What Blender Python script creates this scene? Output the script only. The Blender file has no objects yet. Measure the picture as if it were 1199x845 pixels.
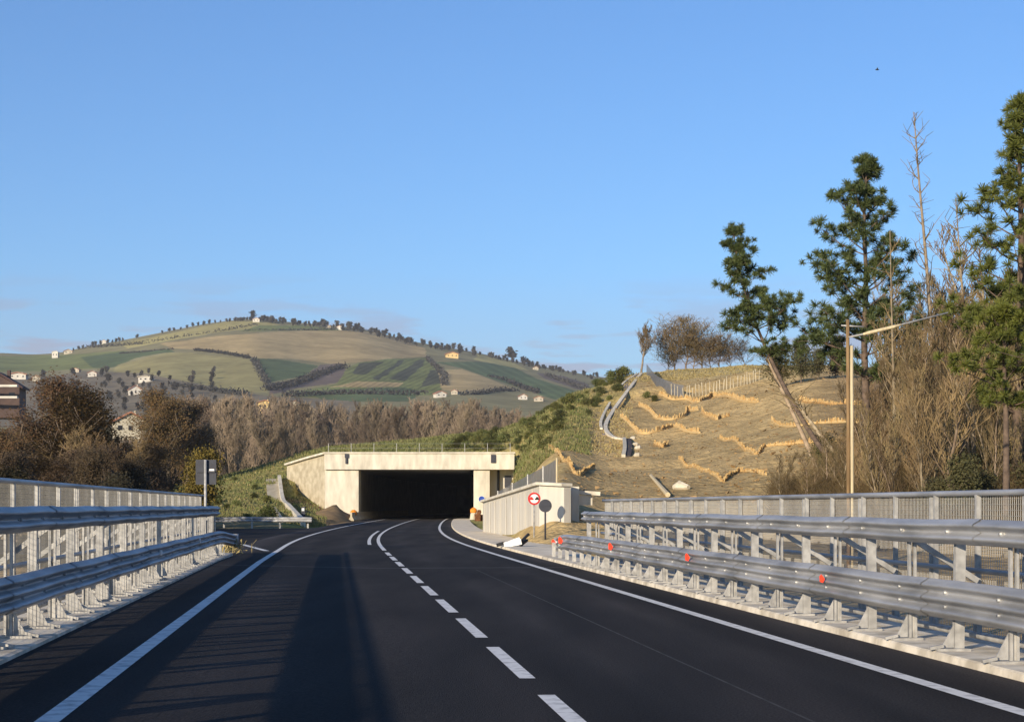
import bpy, math, random
import numpy as np
from mathutils import Vector, Matrix, noise as mnoise

# ------------------------------------------------------------------ camera, sky, sun, exposure
scene = bpy.context.scene
COL = scene.collection
F, CX, HY, CH = 2000.0, 599.5, 592.0, 1.5          # focal length in photo pixels, principal column, horizon row, eye height

cam_data = bpy.data.cameras.new('camera')
cam_data.sensor_fit = 'HORIZONTAL'
cam_data.sensor_width = 36.0
cam_data.lens = 36.0 * F / 1199.0
cam_data.shift_y = (HY - 422.5) / 1199.0
cam_data.clip_start, cam_data.clip_end = 0.2, 30000
cam = bpy.data.objects.new('camera', cam_data)
cam.location = (0, 0, CH)
cam.rotation_euler = (math.radians(90), 0, 0)
COL.objects.link(cam)
scene.camera = cam

SUN_EL, SUN_AZ = math.radians(14.8), math.radians(32)     # light travels towards +Y turned 32 degrees to +X
to_sun = Vector((-math.sin(SUN_AZ) * math.cos(SUN_EL), -math.cos(SUN_AZ) * math.cos(SUN_EL), math.sin(SUN_EL)))
sun_data = bpy.data.lights.new('sun', 'SUN')
sun_data.energy = 4.8
sun_data.angle = math.radians(0.5)
sun_data.color = (1.0, 0.84, 0.62)
sun = bpy.data.objects.new('sun', sun_data)
sun.rotation_euler = (-to_sun).to_track_quat('-Z', 'Y').to_euler()
COL.objects.link(sun)

world = bpy.data.worlds.new('World')
scene.world = world
world.use_nodes = True
wn, wl = world.node_tree.nodes, world.node_tree.links
wn.clear()
w_out = wn.new('ShaderNodeOutputWorld')
w_bg = wn.new('ShaderNodeBackground')
w_bg.inputs['Strength'].default_value = 0.105
w_sky = wn.new('ShaderNodeTexSky')
w_sky.sky_type = 'NISHITA'
w_sky.sun_disc = False
w_sky.sun_elevation = SUN_EL
w_sky.sun_rotation = math.atan2(to_sun.x, to_sun.y)
w_sky.altitude = 100
w_sky.air_density = 1.0
w_sky.dust_density = 0.5
w_sky.ozone_density = 3.0
SKY_TINT = (0.57, 0.87, 1.19, 1)
w_tint = wn.new('ShaderNodeMix'); w_tint.data_type = 'RGBA'; w_tint.blend_type = 'MULTIPLY'
w_tint.inputs[0].default_value = 1.0
w_tint.inputs[7].default_value = SKY_TINT
wl.new(w_sky.outputs[0], w_tint.inputs[6])
# thin evening cloud streaks low in the sky, laid out by direction
w_tc = wn.new('ShaderNodeTexCoord')
w_map = wn.new('ShaderNodeMapping'); w_map.inputs['Scale'].default_value = (11, 11, 80)
w_map.inputs['Location'].default_value = (3.1, 0.4, 1.2)
wl.new(w_tc.outputs['Generated'], w_map.inputs[0])
w_noise = wn.new('ShaderNodeTexNoise'); w_noise.inputs['Scale'].default_value = 1.0; w_noise.inputs['Detail'].default_value = 5
wl.new(w_map.outputs[0], w_noise.inputs['Vector'])
w_ramp = wn.new('ShaderNodeValToRGB')
w_ramp.color_ramp.elements[0].position = 0.50; w_ramp.color_ramp.elements[1].position = 0.58
wl.new(w_noise.outputs[0], w_ramp.inputs[0])
w_sep = wn.new('ShaderNodeSeparateXYZ'); wl.new(w_tc.outputs['Generated'], w_sep.inputs[0])
w_band = wn.new('ShaderNodeValToRGB')
cr = w_band.color_ramp
cr.elements[0].position = 0.03; cr.elements[0].color = (0.9, 0.9, 0.9, 1)
cr.elements[1].position = 0.135; cr.elements[1].color = (0, 0, 0, 1)
e = cr.elements.new(0.095); e.color = (0.75, 0.75, 0.75, 1)
wl.new(w_sep.outputs['Z'], w_band.inputs[0])
w_lift = wn.new('ShaderNodeMapRange'); w_lift.inputs[3].default_value = 0.25; w_lift.inputs[4].default_value = 1.0
wl.new(w_ramp.outputs[0], w_lift.inputs[0])
w_mul = wn.new('ShaderNodeMath'); w_mul.operation = 'MULTIPLY'
wl.new(w_lift.outputs[0], w_mul.inputs[0]); wl.new(w_band.outputs[0], w_mul.inputs[1])
w_mul2 = wn.new('ShaderNodeMath'); w_mul2.operation = 'MULTIPLY'; w_mul2.inputs[1].default_value = 0.9
wl.new(w_mul.outputs[0], w_mul2.inputs[0])
w_mix = wn.new('ShaderNodeMix'); w_mix.data_type = 'RGBA'
wl.new(w_mul2.outputs[0], w_mix.inputs[0])
wl.new(w_tint.outputs[2], w_mix.inputs[6])
w_mix.inputs[7].default_value = (2.65, 2.5, 3.3, 1)
wl.new(w_mix.outputs[2], w_bg.inputs['Color'])
wl.new(w_bg.outputs[0], w_out.inputs['Surface'])

scene.view_settings.view_transform = 'Standard'
scene.view_settings.look = 'None'
scene.view_settings.gamma = 1
scene.view_settings.use_curve_mapping = False
scene.view_settings.exposure = 0.5
scene.cycles.max_bounces = 6
scene.cycles.transparent_max_bounces = 24
scene.cycles.use_denoising = True

HAZE = 0.00007
rnd = random.Random(7)
nrs = np.random.RandomState(7)

# ------------------------------------------------------------------ materials
def mat(name, c1, c2=None, rough=0.8, metal=0.0, scale=3.0, detail=4.0, contrast=(0.35, 0.65), bump=0.0, bump_scale=None,
        island=None, objvar=0.0, stretch=None, spec=0.3, translucent=0.0):
    m = bpy.data.materials.new(name); m.use_nodes = True
    n, l = m.node_tree.nodes, m.node_tree.links
    b = n['Principled BSDF']
    b.inputs['Roughness'].default_value = rough
    b.inputs['Metallic'].default_value = metal
    b.inputs['Specular IOR Level'].default_value = spec
    c2 = c2 or tuple(x * 0.75 for x in c1)
    g = n.new('ShaderNodeNewGeometry')
    vec = g.outputs['Position']
    if stretch:
        mp = n.new('ShaderNodeMapping'); mp.inputs['Scale'].default_value = stretch
        l.new(vec, mp.inputs[0]); vec = mp.outputs[0]
    t = n.new('ShaderNodeTexNoise'); t.inputs['Scale'].default_value = scale; t.inputs['Detail'].default_value = detail
    l.new(vec, t.inputs['Vector'])
    r = n.new('ShaderNodeValToRGB')
    r.color_ramp.elements[0].position, r.color_ramp.elements[1].position = contrast
    r.color_ramp.elements[0].color = (*c2, 1); r.color_ramp.elements[1].color = (*c1, 1)
    l.new(t.outputs[0], r.inputs[0])
    out = r.outputs[0]
    if island is not None:
        mx = n.new('ShaderNodeMix'); mx.data_type = 'RGBA'
        l.new(g.outputs['Random Per Island'], mx.inputs[0])
        l.new(out, mx.inputs[6]); mx.inputs[7].default_value = (*island, 1); out = mx.outputs[2]
    if objvar:
        oi = n.new('ShaderNodeObjectInfo')
        hs = n.new('ShaderNodeHueSaturation')
        mr = n.new('ShaderNodeMapRange'); mr.inputs[3].default_value = 1 - objvar; mr.inputs[4].default_value = 1 + objvar
        l.new(oi.outputs['Random'], mr.inputs[0]); l.new(mr.outputs[0], hs.inputs['Value'])
        mr2 = n.new('ShaderNodeMapRange'); mr2.inputs[3].default_value = 0.5 - objvar * 0.05; mr2.inputs[4].default_value = 0.5 + objvar * 0.05
        wnz = n.new('ShaderNodeTexWhiteNoise'); wnz.noise_dimensions = '1D'
        l.new(oi.outputs['Random'], wnz.inputs['W']); l.new(wnz.outputs['Value'], mr2.inputs[0]); l.new(mr2.outputs[0], hs.inputs['Hue'])
        l.new(out, hs.inputs['Color']); out = hs.outputs[0]
    l.new(out, b.inputs['Base Color'])
    if bump:
        t2 = n.new('ShaderNodeTexNoise'); t2.inputs['Scale'].default_value = bump_scale or scale * 6; t2.inputs['Detail'].default_value = 3
        l.new(vec, t2.inputs['Vector'])
        bp = n.new('ShaderNodeBump'); bp.inputs['Strength'].default_value = bump; bp.inputs['Distance'].default_value = 0.02
        l.new(t2.outputs[0], bp.inputs['Height']); l.new(bp.outputs[0], b.inputs['Normal'])
    if translucent:
        tr = n.new('ShaderNodeBsdfTranslucent'); l.new(out, tr.inputs[0])
        ms = n.new('ShaderNodeMixShader'); ms.inputs[0].default_value = translucent
        l.new(b.outputs[0], ms.inputs[1]); l.new(tr.outputs[0], ms.inputs[2])
        l.new(ms.outputs[0], n['Material Output'].inputs['Surface'])
    return m

def mesh_net(name, c, alpha):
    m = mat(name, c, rough=0.5, metal=0.3)
    n, l = m.node_tree.nodes, m.node_tree.links
    tr = n.new('ShaderNodeBsdfTransparent')
    ms = n.new('ShaderNodeMixShader')
    g = n.new('ShaderNodeNewGeometry')
    t = n.new('ShaderNodeTexNoise'); t.inputs['Scale'].default_value = 1.3; l.new(g.outputs['Position'], t.inputs['Vector'])
    mr = n.new('ShaderNodeMapRange'); mr.inputs[1].default_value = 0.3; mr.inputs[2].default_value = 0.7
    mr.inputs[3].default_value = alpha - 0.07; mr.inputs[4].default_value = alpha + 0.07
    l.new(t.outputs[0], mr.inputs[0]); l.new(mr.outputs[0], ms.inputs[0])
    l.new(tr.outputs[0], ms.inputs[1]); l.new(n['Principled BSDF'].outputs[0], ms.inputs[2])
    l.new(ms.outputs[0], n['Material Output'].inputs['Surface'])
    return m

M = {}
M['galv'] = mat('galvanised_steel', (0.47, 0.47, 0.475), (0.25, 0.255, 0.265), rough=0.52, metal=0.45, scale=2.2, detail=6, bump=0.05, stretch=(1, 0.35, 2))
M['galv_post'] = mat('galvanised_post', (0.46, 0.45, 0.43), (0.30, 0.295, 0.285), rough=0.6, metal=0.25, scale=9, detail=4)
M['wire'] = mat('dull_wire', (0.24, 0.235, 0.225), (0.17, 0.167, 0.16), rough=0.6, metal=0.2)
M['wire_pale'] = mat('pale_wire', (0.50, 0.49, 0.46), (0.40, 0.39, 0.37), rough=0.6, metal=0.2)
M['net'] = mesh_net('wire_net', (0.34, 0.33, 0.32), 0.34)
M['net_dense'] = mesh_net('wire_net_dense', (0.40, 0.38, 0.36), 0.66)
M['net_dark'] = mesh_net('grey_debris_net', (0.22, 0.22, 0.23), 0.8)
M['conc'] = mat('pale_concrete', (0.70, 0.65, 0.54), (0.46, 0.42, 0.34), rough=0.9, scale=1.0, detail=9, contrast=(0.3, 0.68), bump=0.25, bump_scale=14, stretch=(1.5, 1.5, .45))
M['conc_wall'] = mat('formwork_concrete', (0.60, 0.57, 0.50), (0.47, 0.44, 0.385), rough=0.9, scale=0.8, detail=8, contrast=(0.3, 0.7), bump=0.2, bump_scale=9, stretch=(3.0, 3.0, 0.35))
M['conc_dirty'] = mat('weathered_concrete', (0.52, 0.46, 0.34), (0.36, 0.31, 0.22), rough=0.95, scale=1.4, detail=8, bump=0.3)
M['kerb'] = mat('kerb_concrete', (0.74, 0.67, 0.55), (0.42, 0.37, 0.29), rough=0.95, scale=2.5, detail=8, contrast=(0.35, 0.6), bump=0.4, bump_scale=20)
M['pave'] = mat('pale_pavement', (0.80, 0.70, 0.54), (0.58, 0.49, 0.36), rough=0.95, scale=1.2, detail=9, contrast=(0.35, 0.6), bump=0.3, bump_scale=15)
M['dark_conc'] = mat('tunnel_concrete', (0.42, 0.40, 0.37), (0.30, 0.29, 0.27), rough=0.9, scale=0.7)
M['white'] = mat('white_road_paint', (0.72, 0.71, 0.68), (0.40, 0.39, 0.38), rough=0.75, scale=7, detail=10, contrast=(0.28, 0.52))
M['wood'] = mat('brown_wood', (0.27, 0.175, 0.085), (0.17, 0.11, 0.055), rough=0.85, scale=3, stretch=(6, 6, 0.6))
M['palewood'] = mat('pale_wood', (0.62, 0.52, 0.33), (0.46, 0.38, 0.24), rough=0.8, scale=3, stretch=(6, 6, 0.6))
M['wattle'] = mat('orange_brushwood', (0.52, 0.31, 0.11), (0.27, 0.155, 0.06), rough=0.9, scale=5, island=(0.58, 0.43, 0.21))
M['dark_metal'] = mat('dark_grey_metal', (0.045, 0.05, 0.065), (0.035, 0.037, 0.05), rough=0.6, scale=4)
M['red'] = mat('red_sign_paint', (0.55, 0.03, 0.03), rough=0.5)
M['signwhite'] = mat('white_sign_paint', (0.78, 0.78, 0.76), (0.7, 0.7, 0.68), rough=0.5)
M['black'] = mat('black_paint', (0.02, 0.02, 0.022), rough=0.5)
M['blue'] = mat('blue_sign_paint', (0.02, 0.07, 0.40), rough=0.5)
M['orange'] = mat('orange_plastic', (0.85, 0.28, 0.02), (0.75, 0.22, 0.02), rough=0.5)
M['reflector'] = mat('red_reflector', (0.90, 0.07, 0.03), (0.8, 0.05, 0.02), rough=0.3)
M['rust'] = mat('rusty_steel', (0.24, 0.10, 0.04), (0.13, 0.055, 0.03), rough=0.9, scale=6)
M['bark_pine'] = mat('pine_bark', (0.16, 0.115, 0.085), (0.085, 0.062, 0.048), rough=0.95, scale=5, bump=0.4)
M['bark_pale'] = mat('pale_bark', (0.33, 0.26, 0.18), (0.20, 0.15, 0.10), rough=0.95, scale=3, objvar=0.25)
M['bark_grey'] = mat('grey_bark', (0.22, 0.17, 0.125), (0.14, 0.105, 0.08), rough=0.95, scale=3, objvar=0.2)
M['twig'] = mat('brown_twigs', (0.215, 0.155, 0.075), (0.12, 0.088, 0.048), rough=0.95, scale=1.5, objvar=0.25)
M['twig_far'] = mat('far_twigs', (0.245, 0.19, 0.135), (0.17, 0.132, 0.096), rough=0.95, scale=0.3, objvar=0.22)
M['needle'] = mat('pine_needles', (0.075, 0.105, 0.03), (0.035, 0.062, 0.024), rough=0.6, scale=0.8, island=(0.11, 0.13, 0.04), translucent=0.18)
M['needle_lit'] = mat('sunlit_needles', (0.13, 0.15, 0.022), (0.05, 0.075, 0.02), rough=0.6, scale=0.55, island=(0.16, 0.17, 0.035), translucent=0.22)  # lighter copy of the needles, sunlit yellow green put into the colour
M['leaf_rust'] = mat('rust_leaves', (0.15, 0.078, 0.03), (0.085, 0.05, 0.026), rough=0.8, scale=0.5, island=(0.10, 0.072, 0.03), objvar=0.25, translucent=0.15)
M['leaf_brown'] = mat('brown_leaves', (0.13, 0.085, 0.045), (0.075, 0.055, 0.032), rough=0.85, scale=0.5, island=(0.10, 0.075, 0.045), objvar=0.3, translucent=0.1)
M['leaf_dark'] = mat('dark_evergreen_leaves', (0.040, 0.038, 0.022), (0.022, 0.022, 0.016), rough=0.85, scale=0.6, island=(0.055, 0.045, 0.028), objvar=0.3)
M['leaf_yellow'] = mat('yellow_leaves', (0.21, 0.145, 0.025), (0.12, 0.09, 0.02), rough=0.8, scale=1, island=(0.15, 0.125, 0.03), translucent=0.15)
M['leaf_olive'] = mat('olive_leaves', (0.085, 0.085, 0.03), (0.05, 0.052, 0.022), rough=0.8, scale=0.8, island=(0.11, 0.10, 0.04), objvar=0.25, translucent=0.1)
M['leaf_green'] = mat('green_scrub_leaves', (0.10, 0.13, 0.03), (0.07, 0.09, 0.025), rough=0.8, scale=0.9, island=(0.17, 0.16, 0.055), objvar=0.3, translucent=0.15)
M['leaf_far'] = mat('far_foliage', (0.060, 0.058, 0.048), (0.04, 0.042, 0.038), rough=0.9, scale=0.05, island=(0.075, 0.065, 0.055), objvar=0.35)
M['scrub'] = mat('dry_brambles', (0.20, 0.13, 0.06), (0.10, 0.068, 0.035), rough=0.95, scale=0.9, island=(0.12, 0.09, 0.04))
M['grass'] = mat('bank_grass', (0.13, 0.16, 0.04), (0.20, 0.17, 0.08), rough=0.9, scale=0.35, island=(0.16, 0.17, 0.06), translucent=0.1)
M['drygrass'] = mat('dry_grass', (0.36, 0.28, 0.13), (0.27, 0.21, 0.09), rough=0.9, scale=0.5, island=(0.30, 0.25, 0.11))
M['soil'] = mat('brown_soil', (0.34, 0.225, 0.105), (0.22, 0.145, 0.07), rough=1, scale=1.2, bump=0.6, bump_scale=6)
M['plaster'] = mat('cream_plaster', (0.52, 0.46, 0.36), (0.40, 0.36, 0.28), rough=0.9, scale=0.4, objvar=0.12)
M['plaster_white'] = mat('white_plaster', (0.64, 0.60, 0.53), (0.52, 0.49, 0.43), rough=0.9, scale=0.4)
M['plaster_yellow'] = mat('yellow_plaster', (0.72, 0.52, 0.24), (0.62, 0.45, 0.2), rough=0.9, scale=0.4)
M['plaster_grey'] = mat('grey_plaster', (0.27, 0.27, 0.30), (0.22, 0.22, 0.25), rough=0.9, scale=0.4)
M['tiles'] = mat('terracotta_tiles', (0.42, 0.20, 0.12), (0.30, 0.14, 0.09), rough=0.9, scale=1.5)
M['tiles_dark'] = mat('dark_brown_tiles', (0.085, 0.05, 0.045), (0.06, 0.035, 0.035), rough=0.9, scale=1.5)
M['glass_dark'] = mat('dark_window', (0.03, 0.03, 0.035), rough=0.2)
M['outlet'] = mat('dark_outlet_bed', (0.085, 0.07, 0.065), (0.05, 0.042, 0.04), rough=0.95, scale=3)
M['rubble'] = mat('pale_rubble', (0.74, 0.68, 0.55), (0.5, 0.45, 0.36), rough=0.95, scale=2.5, bump=0.5)
M['stone'] = mat('pale_stone', (0.60, 0.55, 0.44), (0.45, 0.40, 0.3), rough=0.95, scale=3, bump=0.4)

# asphalt: fine grain, broad wear bands along the lanes
def asphalt():
    m = mat('asphalt', (0.026, 0.0225, 0.0215), (0.0125, 0.0115, 0.0115), rough=0.95, scale=0.55, detail=9, contrast=(0.35, 0.68), stretch=(1.8, 0.22, 1), spec=0.12, bump=0.35, bump_scale=60)
    n, l = m.node_tree.nodes, m.node_tree.links
    g = n.new('ShaderNodeNewGeometry')
    t = n.new('ShaderNodeTexNoise'); t.inputs['Scale'].default_value = 45; t.inputs['Detail'].default_value = 2
    l.new(g.outputs['Position'], t.inputs['Vector'])
    mr = n.new('ShaderNodeMapRange'); mr.inputs[1].default_value = 0.3; mr.inputs[2].default_value = 0.7; mr.inputs[3].default_value = 0.55; mr.inputs[4].default_value = 1.7
    l.new(t.outputs[0], mr.inputs[0])
    mx = n.new('ShaderNodeMix'); mx.data_type = 'RGBA'; mx.blend_type = 'MULTIPLY'; mx.inputs[0].default_value = 1
    b = n['Principled BSDF']
    src = b.inputs['Base Color'].links[0].from_socket
    l.new(src, mx.inputs[6]); l.new(mr.outputs[0], mx.inputs[7]); l.new(mx.outputs[2], b.inputs['Base Color'])
    return m
M['asphalt'] = asphalt()
M['asphalt_worn'] = asphalt(); M['asphalt_worn'].name = 'worn_asphalt'
_n, _l = M['asphalt_worn'].node_tree.nodes, M['asphalt_worn'].node_tree.links
_a = _n.new('ShaderNodeVertexColor'); _a.layer_name = 'cover'
_m = _n.new('ShaderNodeMix'); _m.data_type = 'RGBA'; _m.blend_type = 'MULTIPLY'; _m.inputs[0].default_value = 1
_s0 = _n['Principled BSDF'].inputs['Base Color'].links[0].from_socket
_l.new(_s0, _m.inputs[6]); _l.new(_a.outputs[0], _m.inputs[7]); _l.new(_m.outputs[2], _n['Principled BSDF'].inputs['Base Color'])
M['seam'] = mat('road_seam', (0.055, 0.052, 0.05), (0.026, 0.025, 0.025), rough=0.9, scale=3, detail=8)
M['patch'] = mat('asphalt_wear', (0.058, 0.055, 0.055), (0.042, 0.04, 0.041), rough=0.9, scale=0.8, detail=8)

def attr_mat(name, bump=0.5, scales=(0.25, 2.5), amount=0.35, bscale=3.0, dist=0.15):
    """ground cover colour stored with the ground itself, broken up by noise"""
    m = bpy.data.materials.new(name); m.use_nodes = True
    n, l = m.node_tree.nodes, m.node_tree.links
    b = n['Principled BSDF']; b.inputs['Roughness'].default_value = 1.0; b.inputs['Specular IOR Level'].default_value = 0.1
    a = n.new('ShaderNodeVertexColor'); a.layer_name = 'cover'
    g = n.new('ShaderNodeNewGeometry')
    out = a.outputs[0]
    for s in scales:
        t = n.new('ShaderNodeTexNoise'); t.inputs['Scale'].default_value = s; t.inputs['Detail'].default_value = 7; t.inputs['Roughness'].default_value = 0.62
        l.new(g.outputs['Position'], t.inputs['Vector'])
        mr = n.new('ShaderNodeMapRange'); mr.inputs[1].default_value = 0.28; mr.inputs[2].default_value = 0.72
        mr.inputs[3].default_value = 1 - amount; mr.inputs[4].default_value = 1 + amount
        l.new(t.outputs[0], mr.inputs[0])
        mx = n.new('ShaderNodeMix'); mx.data_type = 'RGBA'; mx.blend_type = 'MULTIPLY'; mx.inputs[0].default_value = 1
        l.new(out, mx.inputs[6]); l.new(mr.outputs[0], mx.inputs[7]); out = mx.outputs[2]
    l.new(out, b.inputs['Base Color'])
    t = n.new('ShaderNodeTexNoise'); t.inputs['Scale'].default_value = bscale; t.inputs['Detail'].default_value = 6
    l.new(g.outputs['Position'], t.inputs['Vector'])
    bp = n.new('ShaderNodeBump'); bp.inputs['Strength'].default_value = bump; bp.inputs['Distance'].default_value = dist
    l.new(t.outputs[0], bp.inputs['Height']); l.new(bp.outputs[0], b.inputs['Normal'])
    return m
M['terrain'] = attr_mat('ground_cover', bump=0.9, scales=(0.2, 0.9, 5.0), amount=0.30, bscale=2.2, dist=0.3)
M['hill'] = attr_mat('hill_fields', bump=0.25, scales=(0.012, 0.09), amount=0.22, bscale=0.05, dist=2.0)

# ------------------------------------------------------------------ mesh helpers
class MB:
    def __init__(s): s.v, s.f, s.n = [], [], 0
    def add(s, vs, fs):
        k = s.n
        s.v.extend(vs); s.f.extend([tuple(i + k for i in f) for f in fs]); s.n += len(vs)
    def box(s, c, size, R=None):
        hx, hy, hz = size[0] / 2, size[1] / 2, size[2] / 2
        vs = [Vector((x, y, z)) for x in (-hx, hx) for y in (-hy, hy) for z in (-hz, hz)]
        if R is not None: vs = [R @ v for v in vs]
        c = Vector(c)
        s.add([v + c for v in vs], [(0, 1, 3, 2), (4, 6, 7, 5), (0, 4, 5, 1), (2, 3, 7, 6), (0, 2, 6, 4), (1, 5, 7, 3)])
    def tube(s, pts, rad, n=6, cap=True):
        pts = [Vector(p) for p in pts]
        if not hasattr(rad, '__len__'): rad = [rad] * len(pts)
        vs, fs = [], []
        a = None
        for i, p in enumerate(pts):
            d = (pts[min(i + 1, len(pts) - 1)] - pts[max(i - 1, 0)])
            d = d.normalized() if d.length > 1e-9 else Vector((0, 0, 1))
            if a is None: a = d.orthogonal().normalized()
            else:
                a = a - d * a.dot(d)
                a = a.normalized() if a.length > 1e-6 else d.orthogonal().normalized()
            b = d.cross(a)
            for k in range(n):
                t = 2 * math.pi * k / n
                vs.append(p + (a * math.cos(t) + b * math.sin(t)) * rad[i])
        for i in range(len(pts) - 1):
            for k in range(n):
                fs.append((i * n + k, i * n + (k + 1) % n, (i + 1) * n + (k + 1) % n, (i + 1) * n + k))
        if cap:
            fs.append(tuple(range(n))[::-1]); fs.append(tuple((len(pts) - 1) * n + k for k in range(n)))
        s.add(vs, fs)
    def bar(s, p, q, w, h):
        p, q = Vector(p), Vector(q); d = q - p
        R = d.to_track_quat('Y', 'Z').to_matrix()
        s.box((p + q) / 2, (w, d.length, h), R)
    def poly_prism(s, ring, off):
        """closed ring of points pushed along OFF"""
        ring = [Vector(p) for p in ring]; off = Vector(off); n = len(ring)
        vs = ring + [p + off for p in ring]
        fs = [tuple(range(n))[::-1], tuple(range(n, 2 * n))] + [(k, (k + 1) % n, n + (k + 1) % n, n + k) for k in range(n)]
        s.add(vs, fs)
    def disc(s, c, r, nrm, th, n=28):
        c, nrm = Vector(c), Vector(nrm).normalized()
        s.tube([c - nrm * th / 2, c + nrm * th / 2], r, n)
    def ring(s, c, r0, r1, nrm, th, n=32):
        c, nrm = Vector(c), Vector(nrm).normalized(); a = nrm.orthogonal().normalized(); b = nrm.cross(a)
        vs, fs = [], []
        for k in range(n):
            t = 2 * math.pi * k / n; d = a * math.cos(t) + b * math.sin(t)
            vs += [c + d * r0 - nrm * th / 2, c + d * r1 - nrm * th / 2, c + d * r1 + nrm * th / 2, c + d * r0 + nrm * th / 2]
        for k in range(n):
            i, j = 4 * k, 4 * ((k + 1) % n)
            for q in range(4): fs.append((i + q, j + q, j + (q + 1) % 4, i + (q + 1) % 4))
        s.add(vs, fs)

def wloc(o): return Vector(o.location) + (wloc(o.parent) if o.parent else Vector((0, 0, 0)))

def link_mesh(name, verts, faces, material, parent=None, origin=(0, 0, 0), smooth=False):
    me = bpy.data.meshes.new(name)
    o3 = np.array(origin, dtype=float)
    V = np.array([tuple(v) for v in verts], dtype=float) - o3
    me.from_pydata(V.tolist(), [], faces)
    me.materials.append(material)
    if smooth: me.polygons.foreach_set('use_smooth', [True] * len(me.polygons))
    me.update()
    o = bpy.data.objects.new(name, me)
    COL.objects.link(o)
    if parent is not None:
        o.parent = parent
        o.location = Vector(origin) - wloc(parent)
    else:
        o.location = origin
    return o

def tag(o, label=None, cat=None, group=None, kind=None):
    if label: o['label'] = label
    if cat: o['category'] = cat
    if group: o['group'] = group
    if kind: o['kind'] = kind
    return o

def thing(name, label, cat, loc, group=None):
    o = bpy.data.objects.new(name, None); COL.objects.link(o)
    o.location = loc; o.empty_display_size = 0.3
    return tag(o, label, cat, group)

def part(name, mb, material, parent, smooth=False, origin=None):
    return link_mesh(name, mb.v, mb.f, material, parent, origin if origin is not None else tuple(wloc(parent)), smooth)

def solo(name, mb, material, label, cat, origin, group=None, smooth=False):
    return tag(link_mesh(name, mb.v, mb.f, material, None, origin, smooth), label, cat, group)

def struct(name, verts, faces, material, smooth=False):
    return tag(link_mesh(name, verts, faces, material, None, (0, 0, 0), smooth), kind='structure')

def copy_tree(o, loc=None, rz=None, scale=None, parent=None):
    c = o.copy(); COL.objects.link(c)
    if parent is not None: c.parent = parent
    if loc is not None: c.location = loc
    if rz is not None: c.rotation_euler = (c.rotation_euler[0], c.rotation_euler[1], rz)
    if scale is not None: c.scale = scale if hasattr(scale, '__len__') else (scale,) * 3
    for ch in list(KIDS.get(o.name, ())): copy_tree(ch, parent=c)
    return c
KIDS = {}
def remember(o): KIDS[o.name] = [c for c in bpy.data.objects if c.parent == o]

# ------------------------------------------------------------------ road line
_d = np.arange(-60, 420, 0.5)
_s = np.interp(_d, [-60, 52, 62, 78, 92, 120, 160, 190, 240, 300, 420], [-.104, -.104, -.097, -.074, -.058, -.040, -.031, -.024, .02, .10, .25])
_x = np.concatenate([[0], np.cumsum((_s[1:] + _s[:-1]) / 2 * 0.5)])
_x += 1.68 - np.interp(0, _d, _x)
def road_x(D): return float(np.interp(D, _d, _x))
def road_s(D): return float(np.interp(D, _d, _s))
def road_pt(D, o, z=0.0):
    s = road_s(D); k = math.hypot(1, s)
    return Vector((road_x(D) + o / k, D - o * s / k, z))
def heading(D): return -math.atan(road_s(D))      # rotation about Z that turns +Y along the road

def ribbon(rows, Ds, mb=None):
    """rows: list of (offset, z) or callables of D; swept along the road"""
    mb = mb or MB(); n = len(rows); vs = []
    for D in Ds:
        for (o, z) in rows:
            vs.append(road_pt(D, o(D) if callable(o) else o, z(D) if callable(z) else z))
    fs = [(i * n + k, i * n + k + 1, (i + 1) * n + k + 1, (i + 1) * n + k) for i in range(len(Ds) - 1) for k in range(n - 1)]
    mb.add(vs, fs); return mb

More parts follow.
